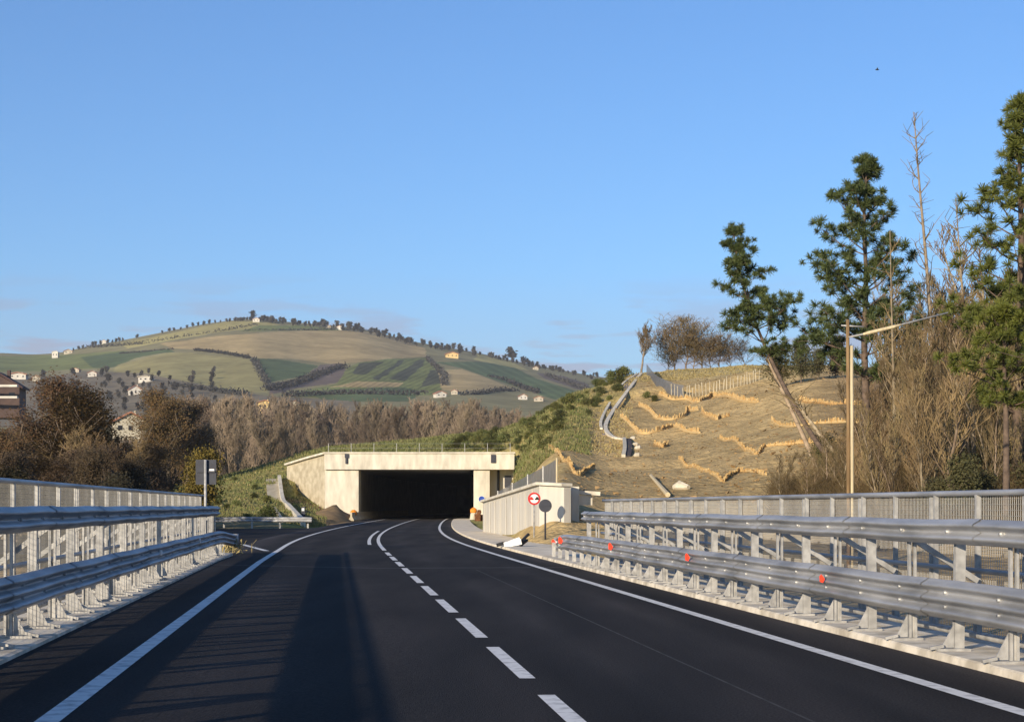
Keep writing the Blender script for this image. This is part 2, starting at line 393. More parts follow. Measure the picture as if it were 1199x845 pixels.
# ------------------------------------------------------------------ near ground: profiles (distance, height) by bearing column
def zy(D, y): return CH + (HY - y) * D / F
PROF = {
 -1000: [(0, -.4), (12, -2.5), (450, -3)],
 -200: [(0, -.3), (14, -.3), (25, -2.6), (50, -2.2), (60, -.9), (120, -.6), (170, -1), (450, -3)],
 0:    [(0, -.3), (18, -.3), (26, -2.6), (50, -1.6), (57, -.15), (118, -.12), (150, -.6), (300, -2), (450, -3)],
 150:  [(0, -.3), (24, -.3), (32, -2.0), (50, -1.0), (56, -.12), (118, -.1), (140, .2), (200, 1.6), (260, 0.5), (450, -3)],
 200:  [(0, -.3), (40, -.3), (55, -.1), (116, -.1), (130, .1), (165, 1.9), (200, zy(200, 572)), (250, 2.5), (350, -2), (450, -3)],
 240:  [(0, -.3), (55, -.1), (116, -.1), (130, .2), (165, 1.7), (220, zy(220, 560)), (280, 4), (380, -1), (450, -2)],
 300:  [(0, -.3), (55, -.1), (118, -.1), (130, .1), (165, 1.4), (198, zy(198, 562)), (230, zy(230, 545)), (290, 5.5), (390, -1), (450, -2)],
 340:  [(0, -.3), (118, -.1), (130, 0), (160, .7), (180, 1.6), (192, 2.6), (199, zy(199, 549)), (230, zy(230, 534)), (290, 7), (400, 0), (450, -1)],
 378:  [(0, -.3), (150, -.1), (165, .1), (180, .7), (189, 1.4), (195, 3), (197, 6.4), (204, zy(204, 532)), (230, zy(230, 526)), (300, 8), (410, 0), (450, -1)],
 415:  [(0, -.3), (190.3, -.1), (191.6, 7.0), (200, zy(200, 525)), (230, zy(230, 522)), (300, 9), (420, 0), (450, -1)],
 500:  [(0, -.3), (190.3, -.1), (191.6, 7.0), (200, zy(200, 523)), (235, zy(235, 514)), (300, 9), (420, 0), (450, -1)],
 560:  [(0, -.3), (190.3, -.1), (191.6, 7.0), (200, zy(200, 519)), (235, zy(235, 506)), (300, 10), (420, 0), (450, -1)],
 590:  [(0, -.3), (90, 0), (120, .3), (190.3, .8), (191.6, 7.0), (200, zy(200, 512)), (220, zy(220, 500)), (300, 10), (420, 0), (450, -1)],
 612:  [(0, -.3), (66, -.05), (84, .2), (95, 1.0), (130, 2.8), (175, 6.2), (190, zy(190, 520)), (210, zy(210, 494)), (250, 11.5), (420, 0), (450, -1)],
 650:  [(0, -.3), (60, -.1), (69.5, 0), (71.5, 2.1), (80, 2.5), (120, zy(120, 535)), (170, zy(170, 490)), (212, zy(212, 469)), (260, 13), (420, 0), (450, -1)],
 672:  [(0, -.3), (58, -.1), (70, .5), (78, 1.9), (90, 2.6), (125, zy(125, 535)), (170, zy(170, 486)), (212, zy(212, 459)), (260, 14), (420, 0), (450, -1)],
 700:  [(0, -.3), (50, -.12), (68, .2), (78, 1.5), (88, zy(88, 577)), (120, zy(120, 550)), (160, zy(160, 507)), (200, zy(200, 463)), (216, zy(216, 448)), (260, 15.5), (420, 0), (450, -1)],
 745:  [(0, -.3), (45, -.12), (68, .3), (85, zy(85, 585)), (120, zy(120, 550)), (160, zy(160, 502)), (200, zy(200, 451)), (220, zy(220, 433)), (270, 18), (430, 0), (450, 0)],
 800:  [(0, -.3), (40, -.12), (64, .3), (85, zy(85, 583)), (115, zy(115, 550)), (150, zy(150, 505)), (180, zy(180, 470)), (197, zy(197, 455)), (230, zy(230, 430)), (270, 20), (450, 2)],
 870:  [(0, -.3), (36, -.12), (60, .2), (80, zy(80, 585)), (110, zy(110, 545)), (140, zy(140, 501)), (170, zy(170, 462)), (200, zy(200, 434)), (230, zy(230, 428)), (280, 20), (450, 3)],
 950:  [(0, -.3), (30, -.12), (52, .2), (75, zy(75, 580)), (100, zy(100, 541)), (130, zy(130, 492)), (160, zy(160, 452)), (180, zy(180, 432)), (215, zy(215, 426)), (280, 20), (450, 5)],
 1050: [(0, -.3), (26, -.12), (46, .2), (68, zy(68, 576)), (95, zy(95, 537)), (120, zy(120, 495)), (150, zy(150, 457)), (175, zy(175, 436)), (220, zy(220, 428)), (300, 20), (450, 8)],
 1200: [(0, -.3), (22, -.12), (40, .3), (60, zy(60, 573)), (90, zy(90, 535)), (115, zy(115, 497)), (150, zy(150, 460)), (180, zy(180, 440)), (300, 20), (450, 10)],
 1500: [(0, -.3), (15, -.1), (30, .8), (60, 3), (120, 8), (200, 14), (450, 14)],
 2300: [(0, -.3), (10, 0), (30, 2), (60, 5), (120, 9), (450, 12)],
}
TU = np.concatenate([np.arange(-1000, -60, 40), np.arange(-60, 1260, 4), np.arange(1260, 2301, 40)]).astype(float)
TD = np.concatenate([np.geomspace(2, 183, 240), np.array([184.5, 186, 187.3, 188.5, 190.2, 190.5, 190.9, 191.3, 191.8, 192.3]), np.geomspace(193.2, 450, 90)])
_pu = np.array(sorted(PROF))
_tab = np.array([np.interp(TD, [p[0] for p in PROF[u]], [p[1] for p in PROF[u]]) for u in _pu])
TZ = np.array([np.interp(TU, _pu, _tab[:, j]) for j in range(len(TD))]).T          # [u, D]
# soften the creases between columns and along the slopes
def blur(a, axis, k, mask=None):
    w = np.exp(-0.5 * (np.arange(-3 * k, 3 * k + 1) / k) ** 2); w /= w.sum()
    pad = [(0, 0), (0, 0)]; pad[axis] = (3 * k, 3 * k)
    b = np.pad(a, pad, mode='edge')
    r = np.zeros_like(a)
    for i, wi in enumerate(w):
        sl = [slice(None), slice(None)]; sl[axis] = slice(i, i + a.shape[axis]); r += wi * b[tuple(sl)]
    return r
TZb = blur(TZ, 0, 3)
TZs = blur(TZb, 1, 4)
cliff = (TU > 345) & (TU < 608)
TZ = np.where(cliff[:, None], TZb, TZs)
GX = (TU[:, None] - CX) / F * TD[None, :]
GY = np.broadcast_to(TD[None, :], GX.shape).copy()
def fbm(x, y, s, seed=0.0): return mnoise.fractal(Vector((x * s + seed, y * s, seed * 1.7)), 0.9, 2.0, 4)
for i in range(len(TU)):
    for j in range(len(TD)):
        D = TD[j]
        if D > 55 and not (cliff[i] and 180 < D < 193):
            a = min(1.0, (D - 55) / 40) * (0.45 if TU[i] > 600 else 0.3)
            TZ[i, j] += a * fbm(GX[i, j], D, 0.09, 3.3) + 0.10 * a * fbm(GX[i, j], D, 0.6, 9.1)
# keep the ground under the carriageway, kerbs, pavement and side road
RX = np.interp(GY, _d, _x)
OFF = GX - RX
low = (GY < 190.3) & (OFF > -6.9) & (OFF < 6.0)
side = (GY > 53) & (GY < 117) & (GX > -27) & (OFF < 0)
pave = (GY > 46) & (GY < 190.3) & (OFF >= 0) & (OFF < 5.9)
TZ = np.where(low | side | pave, np.minimum(TZ, -0.09), TZ)
def zg(x, y):
    u = CX + x * F / y
    i = int(np.clip(np.searchsorted(TU, u) - 1, 0, len(TU) - 2)); j = int(np.clip(np.searchsorted(TD, y) - 1, 0, len(TD) - 2))
    a = min(1, max(0, (u - TU[i]) / (TU[i + 1] - TU[i]))); b = min(1, max(0, (y - TD[j]) / (TD[j + 1] - TD[j])))
    return (TZ[i, j] * (1 - a) + TZ[i + 1, j] * a) * (1 - b) + (TZ[i, j + 1] * (1 - a) + TZ[i + 1, j + 1] * a) * b
def hit(px, py, d0=60.0):
    """the point of the near ground seen at photo pixel (px, py)"""
    i = int(np.argmin(abs(TU - px)))
    for j in range(len(TD)):
        if TD[j] < d0: continue
        if HY - (TZ[i, j] - CH) / TD[j] * F <= py:
            D = TD[j]
            return Vector(((px - CX) / F * D, D, zg((px - CX) / F * D, D)))
    D = 220.0
    return Vector(((px - CX) / F * D, D, zg((px - CX) / F * D, D)))
def at(px, D): x = (px - CX) / F * D; return Vector((x, D, zg(x, D)))

# ground cover colours by place
SOIL, SOIL2 = np.array([.52, .37, .17]), np.array([.39, .285, .135])
DRY, GREEN, GREEN2, LITTER = np.array([.43, .35, .17]), np.array([.17, .185, .05]), np.array([.34, .28, .11]), np.array([.25, .165, .08])
def cover(u, D, x, z):
    n1 = fbm(x, D, 0.035, 1.2); n2 = fbm(x, D, 0.16, 5.5)
    y = HY - (z - CH) / D * F
    edge = np.interp(y, [430, 470, 500, 530, 560, 600], [735, 690, 668, 640, 615, 600])
    g = 1 / (1 + math.exp(-((edge - u) / 14 + n2 * 2.2)))
    green = GREEN * (0.5 + 0.5 * math.tanh(2.2 * n1 + 1.6 * n2)) + GREEN2 * (0.5 - 0.5 * math.tanh(2.2 * n1 + 1.6 * n2))
    soil = SOIL * (0.5 + 0.5 * math.tanh(2 * n1)) + SOIL2 * (0.5 - 0.5 * math.tanh(2 * n1))
    top = 1 / (1 + math.exp(-((D - (212 - 0.16 * max(0, u - 800))) / 5 + n2))) if u > 740 else 0
    soil = soil * (1 - top) + DRY * top
    c = soil * (1 - g) + green * g
    if u > 930 or D < 60:
        w = min(1, max(0, (u - 930) / 90)) * (1 if D > 52 else 0.35)
        c = c * (1 - w) + LITTER * (1 + 0.5 * n2) * w
    if u < 330 and D < 118: c = LITTER * 1.0
    if 330 < u < 420 and 128 < D < 189:
        c = np.array([.33, .215, .10])
    if u < 330 and 116 < D < 132: c = np.array([.24, .20, .10])
    return c
nu, nd = len(TU), len(TD)
verts = np.stack([GX, GY, TZ], -1).reshape(-1, 3)
colors = np.ones((nu * nd, 4), dtype=np.float32)
for i in range(nu):
    for j in range(nd):
        colors[i * nd + j, :3] = np.clip(cover(TU[i], TD[j], GX[i, j], TZ[i, j]), 0.01, 1)
faces = []
TL, TR = -6.75, 5.95                                       # the tunnel bore, offsets from the centre line
for i in range(nu - 1):
    for j in range(nd - 1):
        if 186.5 < TD[j] < 194 and min(TZ[i, j], TZ[i + 1, j]) < 6.6:
            xm = (GX[i, j] + GX[i + 1, j]) / 2
            if TL - 0.5 < xm - road_x(TD[j]) < TR + 0.5: continue
        faces.append((i * nd + j, (i + 1) * nd + j, (i + 1) * nd + j + 1, i * nd + j + 1))
terrain = struct('terrain', verts, faces, M['terrain'], True)
ca = terrain.data.color_attributes.new('cover', 'FLOAT_COLOR', 'POINT')
ca.data.foreach_set('color', colors.ravel())
# the plain under and behind everything, out to the horizon
gv = [(-3400, -1100, -6), (3400, -1100, -6), (3400, 6300, -6), (-3400, 6300, -6)]
struct('ground', gv, [(0, 1, 2, 3)], mat('plain_fields', (0.20, 0.17, 0.08), (0.12, 0.11, 0.05), rough=1, scale=0.01))

# ------------------------------------------------------------------ far hill with its fields
RIDGE = [(-260, 425), (-60, 416), (0, 413), (40, 415), (70, 413), (100, 406), (150, 397), (200, 387), (240, 379), (270, 375), (300, 373), (340, 377), (380, 380), (420, 384),
         (450, 391), (480, 399), (520, 406), (560, 413), (600, 422), (640, 430), (700, 441), (760, 447), (900, 452), (1500, 462)]
HU = np.concatenate([np.arange(-260, -40, 12), np.arange(-40, 760, 1.25), np.arange(760, 1501, 20)])
HR = np.interp(HU, [r[0] for r in RIDGE], [r[1] for r in RIDGE])
HR = blur(HR[:, None], 0, 4)[:, 0]
HDn = np.concatenate([np.linspace(430, 900, 50), np.linspace(905, 2300, 250), np.linspace(2340, 5200, 24)])
HZ = np.zeros((len(HU), len(HDn)))
for i, u in enumerate(HU):
    yr = HR[i]
    roll = 6 * math.sin(u / 47.0) + 4 * math.sin(u / 19.0 + 1)
    ds = [430, 520, 900, 1300, 1750, 2300, 2750, 5200]
    zs = [-7, 4, zy(900, 507), zy(1300, 463 + roll * .35), zy(1750, 463 + (yr - 463) * .56 + roll * .3), zy(2300, yr), zy(2300, yr) - 45, 20]
    HZ[i] = np.interp(HDn, ds, zs)
HZ = np.where(HDn[None, :] < 2180, blur(HZ, 1, 10), HZ)
HZ = blur(HZ, 0, 3)
HX = (HU[:, None] - CX) / F * HDn[None, :]
HYY = np.broadcast_to(HDn[None, :], HX.shape)
PY = HY - (HZ - CH) / HYY * F
def inpoly(U, Y, poly):
    r = np.zeros(U.shape, bool); n = len(poly)
    for k in range(n):
        (x0, y0), (x1, y1) = poly[k], poly[(k + 1) % n]
        c = ((y0 > Y) != (y1 > Y)) & (U < (x1 - x0) * (Y - y0) / ((y1 - y0) if y1 != y0 else 1e-9) + x0)
        r ^= c
    return r
UU = np.broadcast_to(HU[:, None], PY.shape)
wob = np.array([[fbm(u, d, 0.02, 2.0) for d in HDn[::4]] for u in HU])
wob = np.repeat(wob, 4, axis=1)[:, :len(HDn)]
if wob.shape[1] < len(HDn): wob = np.pad(wob, ((0, 0), (0, len(HDn) - wob.shape[1])), mode='edge')
U2, Y2 = UU + wob * 1.6, PY + wob * 0.5
HC = np.empty(PY.shape + (3,)); HC[:] = (.185, .165, .085)
TAN, OLIVE, DKG, LTG, PURP, DARK, STRAW = (.325, .245, .12), (.235, .205, .09), (.075, .10, .045), (.14, .155, .055), (.115, .09, .075), (.065, .068, .042), (.29, .25, .10)
FIELDS = [
 (STRAW, [(140, 402), (269, 376), (301, 376), (330, 380), (254, 389), (181, 402), (150, 408)]),
 (LTG, [(278, 388), (304, 381), (353, 381), (420, 388), (359, 387)]),
 (LTG, [(-40, 418), (60, 416), (94, 414), (150, 410), (130, 430), (60, 434), (-40, 436)]),
 (TAN, [(187, 402), (254, 393), (330, 388), (400, 386.5), (440, 389), (475, 399), (499, 408), (499, 417), (460, 420), (405, 425), (397, 427), (345, 420), (292, 419), (231, 409), (202, 408)]),
 (DKG, [(94, 418), (140, 412), (199, 409), (205, 412), (167, 417), (138, 427), (126, 432), (108, 430)]),
 (OLIVE, [(138, 427), (199, 413), (225, 413), (292, 421), (310, 449), (313, 460), (246, 454), (213, 448), (181, 446), (132, 436)]),
 (DKG, [(295, 420), (321, 420), (373, 428), (358, 440), (313, 448)]),
 (PURP, [(313, 450), (355, 443), (375, 427), (400, 425), (409, 440), (395, 448), (350, 454), (316, 462)]),
 (LTG, [(407, 430), (421, 424), (449, 421), (500, 418), (520, 440), (518, 462), (380, 466), (330, 462), (395, 449)]),
 (DARK, [(412, 437), (421, 425), (449, 423), (427, 439)]),
 (DARK, [(436, 443), (460, 428), (467, 422), (475, 422), (455, 437), (442, 445)]),
 (DARK, [(455, 443), (478, 430), (490, 421), (498, 421), (495, 428), (473, 446)]),
 (DARK, [(492, 454), (504, 433), (514, 433), (519, 447)]),
 (TAN, [(387, 453), (418, 446), (473, 448), (467, 453)]),
 (DKG, [(360, 458), (400, 455), (470, 453), (495, 458), (480, 470), (380, 470)]),
 (TAN, [(513, 434), (541, 432), (572, 443), (606, 457), (547, 460), (517, 456)]),
 (DKG, [(508, 424), (560, 423), (600, 429), (628, 443), (675, 458), (650, 468), (612, 455), (572, 442), (541, 431)]),
 (STRAW, [(560, 415), (600, 424), (620, 434), (590, 428), (555, 421)]),
 ((.15, .125, .085), [(60, 440), (100, 434), (170, 437), (250, 453), (310, 463), (420, 470), (420, 500), (-40, 500), (-40, 440)]),
 (PURP, [(628, 436), (660, 440), (690, 450), (690, 460), (665, 452), (637, 443)]),
]
for c, poly in FIELDS:
    HC[inpoly(U2, Y2, poly)] = c
# orchard rows
rows = inpoly(U2, Y2, [(407, 430), (421, 424), (500, 418), (520, 440), (518, 462), (395, 452)]) & (np.sin((Y2 + 0.45 * U2) * 1.5) > 0.35)
HC[rows] *= 0.7
plough = inpoly(U2, Y2, FIELDS[3][1]) & (np.sin((Y2 * 1.0 - 0.12 * U2) * 2.6) > 0.2)
HC[plough] *= 0.93
strip = inpoly(U2, Y2, FIELDS[16][1]) & (np.sin((Y2 * 0.9 - 0.42 * U2) * 1.1) > 0.3)
HC[strip] *= 1.25
HC = np.clip(HC * 1.28 * (1 + 0.18 * wob[..., None]), 0.02, 1)
nh, nk = len(HU), len(HDn)
hv = np.stack([HX, HYY, HZ], -1).reshape(-1, 3)
hf = [(i * nk + j, (i + 1) * nk + j, (i + 1) * nk + j + 1, i * nk + j + 1) for i in range(nh - 1) for j in range(nk - 1)]
hill = struct('hills', hv, hf, M['hill'], True)
ca = hill.data.color_attributes.new('cover', 'FLOAT_COLOR', 'POINT')
hc4 = np.ones((nh * nk, 4), dtype=np.float32); hc4[:, :3] = HC.reshape(-1, 3)
ca.data.foreach_set('color', hc4.ravel())
def hill_hit(px, py):
    i = int(np.argmin(abs(HU - px)))
    for j in range(nk):
        if PY[i, j] <= py: return Vector(((px - CX) / F * HDn[j], HDn[j], HZ[i, j]))
    j = int(np.argmin(PY[i])); return Vector(((px - CX) / F * HDn[j], HDn[j], HZ[i, j]))

# ------------------------------------------------------------------ carriageway, markings, kerbs
Dl = list(np.concatenate([np.arange(-40, 120, 2.0), np.arange(120, 330, 4.0)]))
def fall(o, D):
    """the left lane rises gently towards its kerb on the bridge"""
    return max(0.0, -.025 * (o + .6)) * float(np.interp(D, [44, 58], [1, 0]))
def lane_wear(o, D):
    w = 0.0
    for c in (-2.85, -1.15, .9, 2.6): w += .55 * math.exp(-((o - c) / .30) ** 2)
    w += 1.5 * max(0, (o - 3.45) / .8) ** 1.5 + 1.3 * max(0, (-o - 3.85) / .9) ** 1.5
    return 1 + w * (1.0 + .5 * fbm(o, D, .12, 8.0)) + .35 * fbm(o * 1.5, D * .25, .7, 3.0)
ocol = [-5.2, -4.9, -4.62, -4.3, -4.0, -3.6, -3.25, -2.85, -2.45, -2.0, -1.55, -1.15, -.75, -.6, -.3, 0, .3, .6, .9, 1.2, 1.75, 2.3, 2.6, 2.9, 3.3, 3.6, 3.9, 4.3]
rd = MB(); nO = len(ocol)
rd.add([road_pt(D, o, fall(o, D)) for D in Dl for o in ocol], [(i * nO + k, i * nO + k + 1, (i + 1) * nO + k + 1, (i + 1) * nO + k) for i in range(len(Dl) - 1) for k in range(nO - 1)])
road = struct('road', rd.v, rd.f, M['asphalt_worn'])
ca = road.data.color_attributes.new('cover', 'FLOAT_COLOR', 'POINT')
ca.data.foreach_set('color', np.array([[lane_wear(o, D)] * 3 + [1] for D in Dl for o in ocol], dtype=np.float32).ravel())
# side road joining from the left
sr = MB()
pts = [road_pt(51, -5.2, -.003), Vector((-15, 54, -.03)), Vector((-26, 57, -.05)), Vector((-26, 113, -.05)), Vector((-17, 115.5, -.03)), Vector((-13.6, 118, -.02)), road_pt(128, -5.2, -.004)]
edge = [road_pt(D, -5.15, -.004) for D in (51, 60, 70, 80, 90, 100, 110, 120, 128)]
sr.add(pts + edge[::-1][1:-1], [tuple(range(len(pts) + len(edge) - 2))])
struct('side_road', sr.v, sr.f, M['asphalt'])

mk = MB()
H1 = 0.004
for o in (-3.56, 3.3):
    ribbon([(o - .08, lambda D, o=o: H1 + fall(o - .08, D)), (o + .08, lambda D, o=o: H1 + fall(o + .08, D))], [d for d in Dl if d > -30 and d < 240], mk)
d = 14.85 - 4.6 * 6
while d < 56:
    ribbon([(-.07, H1), (.07, H1)], list(np.linspace(d, d + 3.3, 4)), mk); d += 4.6
ribbon([(-.07, H1), (.07, H1)], list(np.arange(57.5, 240, 2.5)), mk)
ribbon([(-.46, H1), (-.32, H1)], list(np.arange(66, 104, 2)), mk)
a, b = P0, P1 = Vector((-10.5, 66.5, .0045)), Vector((-8.15, 56.8, .0045))
t = (b - a).normalized(); nrm = Vector((t.y, -t.x, 0)) * 0.1
mk.add([a - nrm, b - nrm, b + nrm, a + nrm], [(0, 1, 2, 3)])
struct('road_markings', mk.v, mk.f, M['white'])
sm = MB()
for D0, w in ((41.2, .16),):
    vs = [road_pt(D0 + dd + 0.02 * o, o, .003 + fall(o, D0)) for o in (-4.6, -3.6, -2.6, -1.6, -.6, 0, .8, 1.6, 2.4, 3.2, 3.7, 4.16) for dd in (-w, w)]
    sm.add(vs, [(2 * k, 2 * k + 2, 2 * k + 3, 2 * k + 1) for k in range(11)])
ribbon([(1.63, .002), (1.655, .002)], list(np.arange(-20, 42, 2.0)), sm)
struct('road_seams', sm.v, sm.f, M['seam'])

kb = ribbon([(-4.6, 0.0), (-4.6, .135), (-4.65, .145), (-5.75, .145), (-5.75, -2.8)], [d for d in Dl if -12 <= d <= 50])
kb.add([road_pt(50, -4.62, 0), road_pt(50, -4.62, .13), road_pt(50, -5.75, .145), road_pt(50, -5.75, -.6)], [(0, 1, 2, 3)])
struct('kerb_left', kb.v, kb.f, M['kerb'])
kb = ribbon([(5.6, -.9), (5.6, .075), (4.2, .075), (4.18, .06), (4.17, 0.0)], [d for d in Dl if 4 <= d <= 48])
struct('kerb_right', kb.v, kb.f, M['kerb'])
def pw(D): return float(np.interp(D, [48, 56, 64, 72, 94, 187], [5.6, 6.0, 6.4, 6.2, 5.8, 5.95]))
kb = ribbon([(pw, -.3), (pw, .075), (4.2, .075), (4.18, .06), (4.17, 0.0)], [d for d in Dl if 48 <= d <= 188])
struct('pavement', kb.v, kb.f, M['pave'])

# ------------------------------------------------------------------ tunnel portal
YP = 187.0
XL, XR = -16.8, -4.2
tun = thing('tunnel_portal', 'pale concrete tunnel portal with a wide dark opening across the road', 'tunnel', ((XL + XR) / 2, YP, 0))
m = MB(); m.box(((-20.5 + XL) / 2, YP + 1.5, 3.1), (XL + 20.5, 3.0, 6.6)); part('pier', m, M['conc'], tun)
m = MB(); m.box(((XR - 2.45) / 2, YP + 1.5, 3.1), (-2.45 - XR, 3.0, 6.6)); part('pier', m, M['conc'], tun)
m = MB(); m.box(((-20.5 + .25) / 2, YP + 1.35, 6.35), (20.75, 3.5, 1.75)); m.box(((-20.5 + .25) / 2, YP + 1.3, 7.3), (20.95, 3.7, .16)); part('lintel', m, M['conc'], tun)
m = MB(); m.box((-1.1, YP + 2.6, 2.75), (2.68, .5, 5.9)); part('recessed_wall', m, M['conc_wall'], tun)
m = MB(); m.tube([(-18.05, YP - .42, 6.9), (-18.05, YP - .42, 6.1)], .16, 8); m.box((-18.05, YP - .42, 6.95), (.42, .3, .42)); part('downpipe', m, M['dark_metal'], tun)
m = MB(); m.box((-2.05, YP - .42, 6.65), (.5, .3, .9)); m.tube([(-1.5, YP + 2.1, 6.5), (-1.5, YP + 2.1, 1.2)], .13, 8); part('downpipe', m, M['dark_metal'], tun)
m = MB(); m.box((-.45, YP + 2.28, 4.2), (.75, .12, 1.3)); part('vent_cover', m, M['dark_metal'], tun)
# wing wall on the left, folding back into the bank
m = MB()
wl_pts = [(-20.45, YP + .2), (-22.9, YP + 4.5), (-25.9, YP + 9.5)]
tops = [7.15, 6.75, 6.15]
for k in range(2):
    (x0, y0), (x1, y1) = wl_pts[k], wl_pts[k + 1]
    t = Vector((x1 - x0, y1 - y0, 0)).normalized(); nn = Vector((-t.y, t.x, 0)) * 0.5
    m.poly_prism([(x0, y0, -.5), (x1, y1, -.5), (x1, y1, tops[k + 1]), (x0, y0, tops[k])], -nn)
part('wing_wall', m, M['conc_dirty'], tun)
m = MB()
for k in range(2):
    (x0, y0), (x1, y1) = wl_pts[k], wl_pts[k + 1]
    m.bar((x0 + .12, y0 - .1, tops[k] + .1), (x1 + .12, y1 - .1, tops[k + 1] + .1), .9, .2)
part('coping', m, M['conc'], tun)
# bore
Dt = list(np.arange(YP + 2.9, 330, 3.0))
bore = ribbon([(TL - .02, -.2), (TL - .02, 5.45), (TR + .02, 5.45), (TR + .02, -.2)], Dt)
e0 = [road_pt(Dt[-1], TL - .02, -.2), road_pt(Dt[-1], TL - .02, 5.45), road_pt(Dt[-1], TR + .02, 5.45), road_pt(Dt[-1], TR + .02, -.2)]
bore.add(e0, [(0, 1, 2, 3)])
# outer skin so no daylight leaks in
ribbon([(TL - .6, -.5), (TL - .6, 6.0), (TR + .6, 6.0), (TR + .6, -.5)], Dt, bore)
part('bore', bore, M['dark_conc'], tun)
m = ribbon([(TL, .02), (-5.2, .02)], list(np.arange(YP - .2, 330, 3.0))); ribbon([(4.25, .02), (TR, .02)], list(np.arange(YP + 1, 330, 3.0)), m)
part('walkway', m, M['dark_conc'], tun)
# low barrier along the left of the carriageway at the mouth
m = MB()
prof = [(-.28, 0), (-.28, .1), (-.10, .4), (-.08, .85), (.08, .85), (.10, .4), (.28, .1), (.28, 0)]
Ds = list(np.arange(171, 262, 2.5))
ribbon([(-5.95 + a, b) for a, b in prof], Ds, m)
m.add([road_pt(171, -5.95 + a, b) for a, b in prof], [tuple(range(8))])
solo('concrete_barrier', m, M['conc_dirty'], 'low grey concrete barrier running into the left side of the tunnel', 'barrier', tuple(road_pt(171, -5.95, 0)))
# thin handrail on the portal roof
rail = thing('roof_railing', 'thin wire railing with slim posts on top of the tunnel portal', 'railing', (-10, YP + 1, 7.38))
for k in range(9):
    x = -20.2 + k * 2.5
    m = MB(); m.box((x, YP + 1, 7.38 + .5), (.05, .05, 1.0)); part('post', m, M['galv_post'], rail, origin=(x, YP + 1, 7.38))
m = MB()
for z in (7.85, 8.35): m.tube([(-20.2, YP + 1, z), (-.2, YP + 1, z)], .008, 5)
part('wire', m, M['galv_post'], rail)
# blue sign on the right pier
sg = thing('blue_sign', 'small round blue sign fixed to the right pier of the tunnel', 'sign', (-3.32, YP - .06, 2.24))
m = MB(); m.disc((-3.32, YP - .06, 2.24), .36, (0, 1, 0), .06); part('plate', m, M['blue'], sg)
m = MB(); m.ring((-3.32, YP - .1, 2.24), .33, .37, (0, 1, 0), .03); part('rim', m, M['signwhite'], sg)
# amber marker lamps and bits at the mouth
for (px, yb, D, lab) in ((554.5, 606, 176, 'orange warning lamp on a pale block at right tunnel pier'), (414, 604, 176, 'small orange marker at foot of left tunnel pier')):
    x = (px - CX) / F * D
    t = thing('warning_lamp', lab, 'warning lamp', (x, D, .07))
    h = .78 if px > 500 else .55
    m = MB(); m.tube([(x, D, .07), (x, D, h)], [.42 if px > 500 else .18, .3 if px > 500 else .15], 10); part('block', m, M['stone'], t)
    m = MB(); m.tube([(x, D, h), (x, D, h + .1), (x, D, h + .38), (x, D, h + .55)], [.3, .36, .34, .12], 12); part('lamp', m, M['orange'], t)
    m = MB(); m.box((x, D, h + .05), (.5, .5, .1)); part('base', m, M['rust'], t)
x = (562 - CX) / F * 150
m = MB()
for k in range(7):
    p = Vector((x + rnd.uniform(-.35, .35), 150 + rnd.uniform(-.5, .5), .08))
    m.bar(p + Vector((0, 0, .1)), p + Vector((rnd.uniform(-.3, .3), rnd.uniform(-.4, .4), rnd.uniform(.6, 1.4))), .3, .06)
solo('scrap_heap', m, M['rust'], 'rusty brown scrap boards heaped on the pavement before the right pier', 'scrap', (x, 150, .08))

# ------------------------------------------------------------------ retaining wall on the right
wpts = [Vector((-1.62, 95, 0)), Vector((1.14, 71, 0)), Vector((2.12, 69.6, 0))]
wtop = [zy(95, 588), zy(71, 567.5), zy(69.6, 569)]
rw = thing('retaining_wall', 'pale formwork concrete retaining wall stepping up beside the pavement', 'wall', tuple(wpts[1]))
m = MB()
for k in range(2):
    a, b = wpts[k], wpts[k + 1]
    t = (b - a).normalized(); nn = Vector((-t.y, t.x, 0)) * 0.35
    if nn.x < 0: nn = -nn
    m.poly_prism([a + Vector((0, 0, -.3)), b + Vector((0, 0, -.3)), b + Vector((0, 0, wtop[k + 1])), a + Vector((0, 0, wtop[k]))], nn)
part('wall', m, M['conc_wall'], rw)
m = MB()
a, b = wpts[0], wpts[1]; t = (b - a).normalized(); out = Vector((-abs(t.y), -abs(t.x) * 0 - .1, 0)).normalized()
for k in range(9):
    q = a + (b - a) * (k + .6) / 9.4
    zt = wtop[0] + (wtop[1] - wtop[0]) * (k + .6) / 9.4
    m.box(q + out * .03 + Vector((0, 0, zt / 2 - .1)), (.03, .07, zt - .1))
part('formwork_rib', m, M['conc_wall'], rw)
m = MB()
for k in range(2):
    a, b = wpts[k], wpts[k + 1]
    m.bar(a + Vector((.12, 0, wtop[k] + .06)), b + Vector((.12, 0, wtop[k + 1] + .06)), .55, .12)
part('coping', m, M['conc'], rw)
# stub of a second slab beyond a gap
m = MB()
m.box((2.62, 71.5, 1.15), (.32, 1.6, 2.3)); m.box((3.05, 71.9, 2.05), (1.25, 1.6, .16), Matrix.Rotation(math.radians(4), 3, 'Y'))
m.box((2.9, 71.9, 1.74), (.9, 1.4, .42))
solo('concrete_abutment', m, M['conc'], 'small pale concrete abutment with a slab top behind the wall end', 'abutment', (2.8, 71.5, 0))
